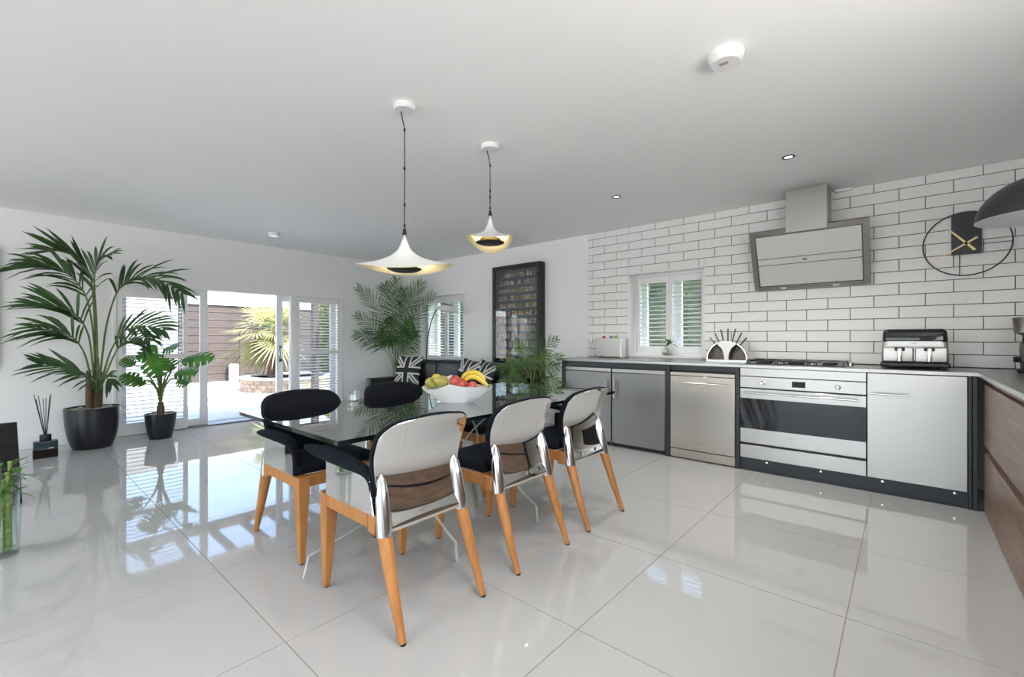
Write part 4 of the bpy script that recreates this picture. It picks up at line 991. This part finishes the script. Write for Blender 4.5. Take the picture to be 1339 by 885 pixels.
def pot(parent, c, rt, rb, h, bulge, rim=.012):
    prof = [(0, 0), (rb, 0)] + [(rb + (rt - rb) * t + bulge * math.sin(PI * t ** .8), h * t) for t in [i / 10 for i in range(1, 11)]] + [(rt - rim, h), (rt - rim - .008, h - .05), (0, h - .05)]
    MB().lathe(prof, c[0], c[1], 0, 44).build('pot', M['pot'], parent, smooth=50)
    mb = MB(); rn = random.Random(int(rt * 1000)); R0 = rt - rim - .012
    mb.lathe([(0, h - .035), (R0, h - .035), (R0, h - .03), (0, h - .022)], c[0], c[1], 0, 24)
    for i in range(int(420 * (rt / .3) ** 2)):
        a = rn.uniform(0, 2 * PI); r = R0 * math.sqrt(rn.random()) * .97; s_ = rn.uniform(.011, .019)
        mb.lathe([(0, -.5), (.8, -.35), (1, 0), (.8, .35), (0, .5)], n=6, M=Matrix.Translation((c[0] + r * math.cos(a), c[1] + r * math.sin(a), h - .022 + rn.uniform(0, .012))) @ Matrix.Rotation(rn.uniform(0, 6), 4, 'Z') @ Matrix.Diagonal((s_, s_ * .7, s_ * .8, 1)))
    mb.build('pebbles', M['pebble'], parent, smooth=60, kind='stuff')
# tall kentia palm
KC = at(121, 530, 4.82); kc = (KC.x, KC.y)
kp = thing('kentia_palm', 'tall kentia palm in a large black pot topped with pebbles', 'plant', (*kc, 0))
pot(kp, kc, .226, .160, .43, .020)
for i, (dx, dy, h, r) in enumerate(((-.03, -.02, .42, .035), (.03, .02, .55, .035), (.0, .05, .40, .03), (.055, -.03, .38, .03), (-.06, .03, .33, .028))):
    b0 = Vector((kc[0] + dx, kc[1] + dy, .40)); MB().tube([b0, b0 + Vector((dx * .2, dy * .2, h * .5)), b0 + Vector((dx * .4, dy * .4, h))], [r, r * .85, r * .55], 8).build('stem', M['trunk'], kp, smooth=60)
base = lambda px, py: at(px, py, 4.82)
KF = [  # (path of image points with distances, leaflets per side, length)
    ([(126, 500, 4.82), (124, 420, 4.8), (120, 362, 4.75), (108, 340, 4.6), (82, 328, 4.45), (62, 328, 4.4)], 12, .36, .12),
    ([(126, 505, 4.82), (122, 430, 4.78), (114, 386, 4.7), (92, 358, 4.55), (62, 346, 4.45), (38, 343, 4.38)], 14, .40, .5),
    ([(124, 510, 4.82), (118, 440, 4.7), (104, 413, 4.6), (82, 402, 4.5), (40, 396, 4.4)], 11, .40, .25),
    ([(123, 515, 4.82), (112, 462, 4.65), (98, 442, 4.55), (82, 433, 4.48), (40, 428, 4.38)], 10, .38, .45),
    ([(122, 520, 4.82), (116, 495, 4.72), (103, 486, 4.62), (84, 482, 4.52), (52, 476, 4.45)], 8, .33, .2),
    ([(130, 500, 4.82), (138, 425, 4.85), (152, 380, 4.85), (172, 362, 4.9), (206, 362, 4.85), (240, 385, 4.8)], 17, .40, .35),
    ([(128, 498, 4.82), (126, 410, 4.7), (122, 362, 4.6), (128, 340, 4.55), (146, 332, 4.5)], 10, .34, .35),
    ([(131, 505, 4.82), (143, 460, 4.75), (160, 432, 4.65), (185, 424, 4.6), (215, 432, 4.55)], 12, .36, .25),
    ([(131, 508, 4.82), (146, 470, 4.9), (158, 448, 4.95), (178, 440, 4.95), (196, 445, 4.9)], 9, .33, .5),
    ([(127, 515, 4.82), (126, 498, 4.6), (118, 490, 4.45), (100, 489, 4.4)], 7, .26, .4),
    ([(129, 512, 4.82), (136, 498, 4.6), (138, 492, 4.5), (146, 500, 4.45)], 6, .22, .5),
]
for i, (pts, n, L, dr_) in enumerate(KF):
    frond(kp, [at(*q) for q in pts], n, L, .0165, .38 if i < 9 else .3, 38, dr_, .010, 'kentia', Vector((.55, -.45, .7)), True, .15, 10 + i)
# monstera
MC = at(210, 560, 5.26); mc = (MC.x, MC.y)
mo = thing('monstera_plant', 'small split-leaf monstera in a black pot in front of the shutters', 'plant', (*mc, 0))
pot(mo, mc, .152, .106, .29, .008)
MB().tube([(mc[0], mc[1], .26), (mc[0] + .01, mc[1], .34), (mc[0], mc[1], .42)], [.035, .04, .025], 10).build('stem', M['trunk'], mo, smooth=60)
def split_leaf(parent, p0, p1, width, nrm, lobes=5, curl=.15):
    d = p1 - p0; L = d.length; d.normalize(); s_ = d.cross(nrm).normalized(); nn = s_.cross(d)
    mb = MB(); rows = []
    ts = [0]
    for k in range(lobes): ts += [(k + .12) / lobes, (k + .80) / lobes, (k + .82) / lobes, (k + .98) / lobes]
    ts.append(1)
    for i, t in enumerate(ts):
        wv = width / 2 * math.sin(PI * (.10 + .88 * t ** .8)) ** .65 * (1.0 if t < .9 else .55)
        ph = (t * lobes) % 1
        if ph > .81 or (ph < .02 and t > .05): wv *= .42
        c = p0 + d * (L * t) - Vector((0, 0, 1)) * curl * L * t * t
        row = []
        for u in (-1, -.5, 0, .5, 1):
            row.append(tuple(c + s_ * wv * u + d * abs(u) * wv * .35 - nn * (abs(u) ** 1.5) * wv * .25))
        rows.append(row)
    mb.grid(rows); return mb.build('leaf', M['monstera'], parent, smooth=60)
ML = [((238, 470, 5.0), (280, 462, 4.95), .20), ((196, 462, 5.05), (210, 488, 4.95), .22), ((205, 452, 5.15), (178, 466, 5.05), .21), ((184, 500, 5.0), (158, 486, 4.95), .15),
      ((190, 502, 5.1), (166, 494, 5.05), .13), ((228, 488, 5.1), (258, 482, 5.05), .19), ((232, 497, 4.95), (246, 500, 4.9), .13), ((222, 486, 5.3), (216, 465, 5.2), .16), ((214, 456, 5.2), (232, 450, 5.15), .17), ((176, 478, 5.2), (160, 466, 5.15), .14)]
for i, (a, b, w_) in enumerate(ML):
    p0, p1 = at(*a), at(*b); rt = Vector((mc[0], mc[1], .38))
    c1 = rt + Vector((0, 0, .25)) + (p0 - rt) * .25
    MB().tube(smooth_path([rt, rt.lerp(c1, .6), c1.lerp(p0, .55) + Vector((0, 0, .02)), p0], 5, 4), [.012 - .0075 * k / 15 for k in range(16)], 6).build('petiole', M['stem'], mo, smooth=60)
    split_leaf(mo, p0, p1, w_ * 1.25, Vector((.6, -.35, .75)))
# areca palm in the corner
AC = at(520, 480, 7.86)
ap = thing('areca_palm', 'large feathery areca palm in the corner beside the sofa', 'plant', (AC.x, AC.y, 0))
MB().lathe([(.15, 0), (.19, .42), (.195, .44), (.175, .44), (.165, .36), (0, .36)], AC.x, AC.y, 0, 28).build('pot', M['pot'], ap, smooth=40)
AF = [([(515, 470), (511, 437), (496, 402), (468, 376)], 7.35, 0), ([(517, 470), (516, 420), (509, 388), (503, 372)], 7.5, .2), ([(518, 470), (518, 420), (517, 388), (519, 364)], 7.55, .1), ([(520, 470), (525, 425), (529, 398), (528, 378)], 7.6, .2),
      ([(522, 470), (531, 411), (537, 393), (552, 369)], 7.62, 0), ([(524, 470), (532, 440), (543, 416), (567, 383)], 7.4, .1), ([(514, 470), (504, 447), (492, 429), (466, 412)], 7.3, .1), ([(514, 473), (501, 453), (489, 442), (465, 436)], 7.3, .3),
      ([(525, 470), (532, 453), (546, 438)], 7.45, .3), ([(519, 470), (512, 448), (505, 436), (498, 432)], 7.3, .6), ([(519, 472), (521, 445), (514, 425), (508, 416)], 7.3, .5), ([(522, 472), (527, 440), (534, 425), (540, 420)], 7.35, .5), ([(520, 472), (522, 450), (526, 432), (534, 428)], 7.25, .5), ([(518, 472), (517, 450), (512, 440), (506, 446)], 7.2, .6)]
for i, (pts, dpt, dr_) in enumerate(AF):
    b0 = Vector((AC.x + .05 * math.cos(i * 2.4), AC.y + .05 * math.sin(i * 2.4), .36)); n_ = len(pts)
    frond(ap, [b0] + [at(px, py, 7.8 + (dpt - 7.8) * (k + .3) / n_) for k, (px, py) in enumerate(pts)], 27, .25, .006, .46, 62, dr_, .008, 'areca', Vector((.6, -.6, .45)), False, .15, 40 + i)
# small areca palm beside the fridges
SC = at(697, 505, 5.56)
sa = thing('small_areca_palm', 'small areca palm standing between the sofa and the fridges', 'plant', (SC.x, SC.y, 0))
MB().lathe([(.12, 0), (.155, .30), (.16, .32), (.145, .32), (.135, .27), (0, .27)], SC.x, SC.y, 0, 28).build('pot', M['pot'], sa, smooth=40)
for i in range(4):
    b0 = Vector((SC.x + .03 * math.cos(i * 1.7), SC.y + .03 * math.sin(i * 1.7), .25)); MB().tube([b0, b0 + Vector((.01 * i - .015, 0, .30)), b0 + Vector((.02 * i - .03, 0, .62))], [.014, .011, .007], 6).build('stem', M['trunk'] if i % 2 else M['stem'], sa, smooth=60)
SF = [([(694, 478), (696, 455), (699, 436)], 5.5, 0, 14), ([(693, 484), (690, 463), (674, 447)], 5.45, .2, 30), ([(699, 478), (711, 455), (728, 443)], 5.25, .1, 22), ([(700, 480), (712, 468), (734, 467)], 5.15, .3, 28),
      ([(692, 484), (679, 477), (645, 479)], 5.45, .35, 32), ([(693, 500), (679, 495), (654, 500)], 5.3, .3, 26), ([(702, 495), (714, 483), (731, 477)], 5.15, .4, 28), ([(702, 501), (717, 496), (734, 503)], 5.1, .5, 26), ([(698, 490), (706, 472), (716, 461)], 5.4, .3, 24), ([(694, 492), (684, 480), (668, 468)], 5.5, .4, 24)]
for i, (pts, dpt, dr_, n_) in enumerate(SF):
    b0 = Vector((SC.x, SC.y, .40 + .04 * (i % 4)))
    frond(sa, [b0] + [at(px, py, 5.52 + (dpt - 5.52) * (k + .5) / 3) for k, (px, py) in enumerate(pts)], int(n_ * .62), .15, .0052, .42, 58, dr_, .006, 'areca', Vector((.35, -.75, .5)), False, .15, 70 + i)
# reed diffuser
rd = thing('reed_diffuser', 'square smoked glass reed diffuser bottle with black sticks on the floor', 'diffuser', (-6.33, .305, 0))
Rz = Matrix.Translation((-6.33, .305, 0))
smoke = mat('smoked_glass', (.022, .042, .054), .12); oil = mat('dark_oil', (.012, .006, .006), .5, 0, **{'Specular IOR Level': .15})
MB().rbox(-.05, .05, -.085, .085, 0, .165, .008, M=Rz).build('bottle', smoke, rd, smooth=50)
MB().box(-.0505, .0505, -.0855, .0855, .008, .085, M=Rz).build('oil', oil, rd)
MB().lathe([(.04, .165), (.042, .168), (.042, .222), (.038, .226), (.012, .226)], -6.33, .305, 0, 24).build('collar', M['black'], rd, smooth=40)
for i in range(7):
    a = i * .9; MB().tube([(-6.33 + .006 * math.cos(a), .305 + .006 * math.sin(a), .20), (-6.33 + .06 * math.cos(a), .305 - .02 + .06 * math.sin(a), .58 + .02 * (i % 3))], .0032, 5).build('reed', M['black'], rd)
MB().box(-6.2785, -6.2780, .325, .36, .09, .102).build('label_mark', M['steel_dark'], rd)
# bamboo vase and charred block at the left edge
vc = at(-2, 700, 2.40); vx, vy = vc.x, vc.y
vs_ = thing('bamboo_vase', 'tall clear glass cylinder vase of lucky bamboo on the floor', 'vase', (vx, vy, 0))
MB().lathe([(0, .0), (.074, 0), (.078, .006), (.078, .45), (.074, .45), (.073, .03), (0, .028)], vx, vy, 0, 40).build('glass', M['vase_glass'], vs_, smooth=50)
water = thin_glass('water', (.93, .96, .94), .8)
MB().lathe([(0, .03), (.0715, .03), (.0715, .24), (0, .24)], vx, vy, 0, 32).build('water', water, vs_, smooth=40)
cane = vary(mat('bamboo_cane', (.22, .34, .05), .4), [(.35, (.14, .26, .03)), (.65, (.36, .46, .09))], (3, 3, 20), noise=3)
rn = random.Random(8)
for i in range(7):
    a = i * .9; r = .042; x, y = vx + r * math.cos(a), vy + r * math.sin(a); h = .36 + .05 * (i % 3)
    zs2 = [.032 + h * k / 8 for k in range(9)]; P = []; rr = []
    for z in zs2: P += [(x, y, z - .004), (x, y, z), (x, y, z + .004)]; rr += [.0085, .0105, .0085]
    MB().tube(P, rr, 8).build('cane', cane, vs_, smooth=60)
    for k in range(7):
        q = a + rn.uniform(-1.4, 1.4); b_ = MB(); blade(b_, Vector((x, y, .03 + h - .02 * k)), Vector((math.cos(q), math.sin(q), rn.uniform(.3, 1.3))), rn.uniform(.10, .17), .012, rn.uniform(.3, .9)); b_.build('leaf', M['monstera'], vs_, smooth=60)
bk = at(-4, 640, 3.05)
char = wood('charred_wood', [(.3, (.008, .008, .009)), (.6, (.022, .021, .021)), (.8, (.05, .047, .045))], (2, 2, 16), .7, 3, .4, .5)
amber = mat('amber_edge', (.22, .11, .02), .35)
cbk = thing('charred_block', 'tapered charred black wood block standing behind the bamboo vase', 'ornament', (bk.x, bk.y, 0))
RB = Matrix.Translation((bk.x, bk.y, 0)) @ Matrix.Rotation(YAW, 4, 'Z')
MB().prism([(-.42, 0), (.045, 0), (.005, .575), (-.40, .54)], 'y', 0, .12, M=RB).build('block', char, cbk, bevel=.004)
MB().prism([(.0455, 0), (.056, 0), (.047, .14), (.036, .14)], 'y', .0, .04, M=RB).build('amber_inset', amber, cbk)
#PART5
# ------------------------------------------------------------------ outside
GZ = -.03
MB().box(-40, 30, -30, 30, -.5, GZ - .03).build('ground', M['slab_joint'], kind='structure', label='bare ground around the house', cat='ground')
pv = MB().box(-14.6, -7.21, -4.0, 9.0, GZ - .03, GZ - .008).build('patio_paving', M['slab_joint'], kind='structure', label='pale stone paved patio outside the doors', cat='paving')
sl_me = MB().box(.004, .896, .004, .896, -.02, 0).mesh('paving_slab', M['slab'])
for i in range(8):
    for j in range(14):
        o = link('paving_slab', sl_me, pv); o.location = (-14.5 + i * .9, -3.8 + j * .9, GZ)
MB().box(-7.43, -7.26, .3, 4.3, GZ, GZ + .022).build('turf_strip', M['turf'], label='narrow strip of green artificial turf along the door threshold', cat='turf', kind='stuff')
MB().box(-40, 30, 5.48, 30, GZ - .02, GZ).build('lawn', M['turf'], kind='structure', label='lawn beyond the kitchen windows', cat='lawn')
def board_fence(name, label, x, y0, y1, n, bh, th, cap=True):
    t = thing(name, label, 'fence', (x, (y0 + y1) / 2, GZ)); N = max(1, round((y1 - y0) / 2.4)); st = (y1 - y0) / N
    me = MB().box(-th / 2, th / 2, .005, st - .005, .006, bh - .006).mesh('fence_board', M['fence'])
    for k in range(N):
        for i in range(n):
            o = link('fence_board', me, t); o.location = (x, y0 + k * st, GZ + i * bh)
    for k in range(N + 1): MB().box(x - .12, x - th / 2 - .013, y0 + k * st - .05, y0 + k * st + .05, GZ, GZ + n * bh).build('post', M['fence'], t)
    MB().box(x - th / 2 - .012, x - th / 2, y0, y1, GZ, GZ + n * bh).build('added_backing_sheet', M['black'], t)  # black sheet added to block light and darken the gaps between boards
    if cap: MB().box(x - .06, x + .06, y0, y1, GZ + n * bh, GZ + n * bh + .05).build('coping', M['white'], t)
    return t
board_fence('board_fence', 'brown stained board fence across the far side of the patio', -14.35, 3.18, 8.6, 10, .212, .03)
gt = board_fence('board_gate', 'dark board gate standing just in front of the fence by the palm', -13.75, 4.45, 5.65, 6, .212, .03, False)
mb = MB().box(-13.80, -13.70, 4.36, 4.45, GZ, 1.30); mb.build('post', M['fence'], gt)
MB().rbox(-13.9, -13.65, 4.14, 4.32, GZ, .46, .02).build('storage_bin', M['white'], smooth=40, label='small white bin in front of the fence beside the gate', cat='bin')
# round stone planter
px_, py_, pr_ = -11.15, 4.6, 1.0
pt = thing('stone_planter', 'round raised planter of tan stone blocks on the patio', 'planter', (px_, py_, GZ))
MB().lathe([(0, 0), (pr_ - .09, 0), (pr_ - .09, .24), (0, .25)], px_, py_, GZ, 40).build('planter_core', M['stone'], pt)
for c in range(3):
    n = 30; da = 2 * PI / n
    poly = [((pr_ - .10), -da / 2 * .94), (pr_, -da / 2 * .94), (pr_, da / 2 * .94), (pr_ - .10, da / 2 * .94)]
    sm_ = MB().prism([(r * math.cos(a), r * math.sin(a)) for r, a in poly], 'z', .003, .087).mesh('stone_block', M['stone'])
    for k in range(n):
        o = link('stone_block', sm_, pt); o.location = (px_, py_, GZ + c * .09); o.rotation_euler = (0, 0, (k + .5 * (c % 2)) * da)
MB().lathe([(pr_ - .16, .272), (pr_ + .03, .272), (pr_ + .03, .315), (pr_ - .16, .315), (pr_ - .16, .272)], px_, py_, GZ, 48).build('coping_stone', M['slab'], pt)
# fan palm
FC = at(356, 430, 10.9)
fp = thing('fan_palm', 'sunlit yellow green fan palm growing in the stone planter', 'palm', (FC.x, FC.y, GZ + .25))
MB().tube([(FC.x, FC.y, GZ + .2), (FC.x, FC.y, .7), (FC.x, FC.y, FC.z)], [.12, .10, .09], 10).build('trunk', M['trunk'], fp, smooth=60)
rn = random.Random(21)
def fan(c, d, r, nb, spread):
    d = d.normalized(); up = Vector((0, 0, 1)); s_ = d.cross(up); s_ = s_.normalized() if s_.length > .05 else Vector((1, 0, 0)); nn = s_.cross(d)
    mb = MB()
    for i in range(nb):
        a = spread * (i / (nb - 1) - .5); dd = d * math.cos(a) + s_ * math.sin(a) + nn * rn.uniform(.02, .12)
        blade(mb, c, dd, r * rn.uniform(.85, 1.05) * (1 - .15 * abs(a) / (spread / 2)), .016, .22, nn, 4, .3)
    return mb
tips = [(320, 440), (312, 432), (330, 420), (340, 405), (352, 396), (366, 400), (372, 415), (376, 432), (330, 452), (318, 462), (345, 462), (362, 455), (350, 425), (338, 436), (362, 440), (328, 400), (378, 395), (385, 410), (340, 470), (354, 473), (368, 466), (331, 466), (378, 460)]
for i, (qx, qy) in enumerate(tips):
    tip = at(qx, qy, 10.9 + rn.uniform(-.7, .5)); d = tip - FC; c = FC + d * rn.uniform(.45, .6)
    mb = fan(c, d + Vector((0, 0, .05)), d.length * .75 + .18, 22, math.radians(210)); mb2 = MB().tube([FC, FC.lerp(c, .5) + Vector((0, 0, .03)), c], .011, 5)
    k = len(mb2.f); mb2.add(mb.v, mb.f, 1); mb2.build('frond', [M['stem'], M['fanpalm']], fp, smooth=60)
# leafy shrubs and hedges
def shrub(name, label, x0, x1, y0, y1, h, n, m_, size=.07, core=True, seed=1, group=None):
    rn = random.Random(seed); t = thing(name, label, 'hedge' if 'hedge' in name else 'shrub', ((x0 + x1) / 2, (y0 + y1) / 2, GZ), group=group); mb = MB()
    for i in range(n):
        # points scattered through a rounded block
        while True:
            u, v, w_ = rn.uniform(-1, 1), rn.uniform(-1, 1), rn.uniform(-1, 1)
            q = abs(u) ** 4 + abs(v) ** 4 + abs(w_) ** 4
            if .35 < q < 1: break
        p = Vector(((x0 + x1) / 2 + u * (x1 - x0) / 2, (y0 + y1) / 2 + v * (y1 - y0) / 2, GZ + h / 2 + w_ * h / 2))
        d = Vector((rn.gauss(0, 1), rn.gauss(0, 1), rn.gauss(0, .7))).normalized(); e = d.orthogonal().normalized(); s_ = size * rn.uniform(.6, 1.3)
        e = Quaternion(d, rn.uniform(0, 6)) @ e; f = d.cross(e)
        mb.add([p - e * s_, p + f * s_ * .45, p + e * s_, p - f * s_ * .45], [(0, 1, 2, 3)])
    mb.build('foliage', M[m_], t, kind='stuff')
    mb = MB()
    for k in range(5):
        x = x0 + (x1 - x0) * (k + .5) / 5; y = (y0 + y1) / 2; mb = MB().tube([(x, y, GZ), (x + .05, y, h * .4), (x - .03, y + .04, h * .8)], [.03, .02, .008], 6); mb.build('branch', M['trunk'], t, smooth=60)
    if core: MB().rbox(x0 + (x1 - x0) * .08, x1 - (x1 - x0) * .08, y0 + (y1 - y0) * .18, y1 - (y1 - y0) * .18, GZ, h * .93, .15).build('inner_twigs', M['hedge'], t, smooth=60)
shrub('garden_hedge', 'dense green hedge seen through the kitchen window', -4.6, -1.7, 6.6, 7.4, 2.5, 9000, 'hedge', .05, seed=3)
shrub('garden_hedge', 'green and yellow hedge seen through the window behind the sofa', -10.2, -6.6, 6.8, 7.6, 2.3, 8000, 'hedge', .06, seed=4)
shrub('leafy_shrub', 'tall sunlit yellow green shrub behind the stone planter', -12.9, -11.2, 6.0, 7.2, 2.7, 5000, 'hedge_y', .08, seed=5)
shrub('leafy_shrub', 'sunlit yellow green shrub beside the pergola post', -11.0, -9.6, 5.6, 6.7, 2.5, 4500, 'hedge_y', .07, seed=6)
# pergola over the patio
pg = thing('pergola', 'brown timber pergola of posts and rafters over the patio by the doors', 'pergola', (-8.2, 2.3, GZ))
for y in (-.6, 4.32): MB().box(-9.26, -9.14, y - .06, y + .06, GZ, 2.08).build('post', M['fence'], pg, bevel=.006)
MB().box(-9.28, -9.12, -1.2, 4.9, 2.08, 2.22).build('beam', M['fence'], pg, bevel=.006)
for k in range(12): MB().box(-9.5, -7.26, -1.0 + k * .5, -.94 + k * .5, 2.22, 2.36).build('rafter', M['fence'], pg, bevel=.004)
MB().box(-14.55, -14.35, -8, 3.1, GZ, 2.2).build('garden_wall', M['render'], kind='structure', label='white rendered garden wall running up to the board fence', cat='wall')
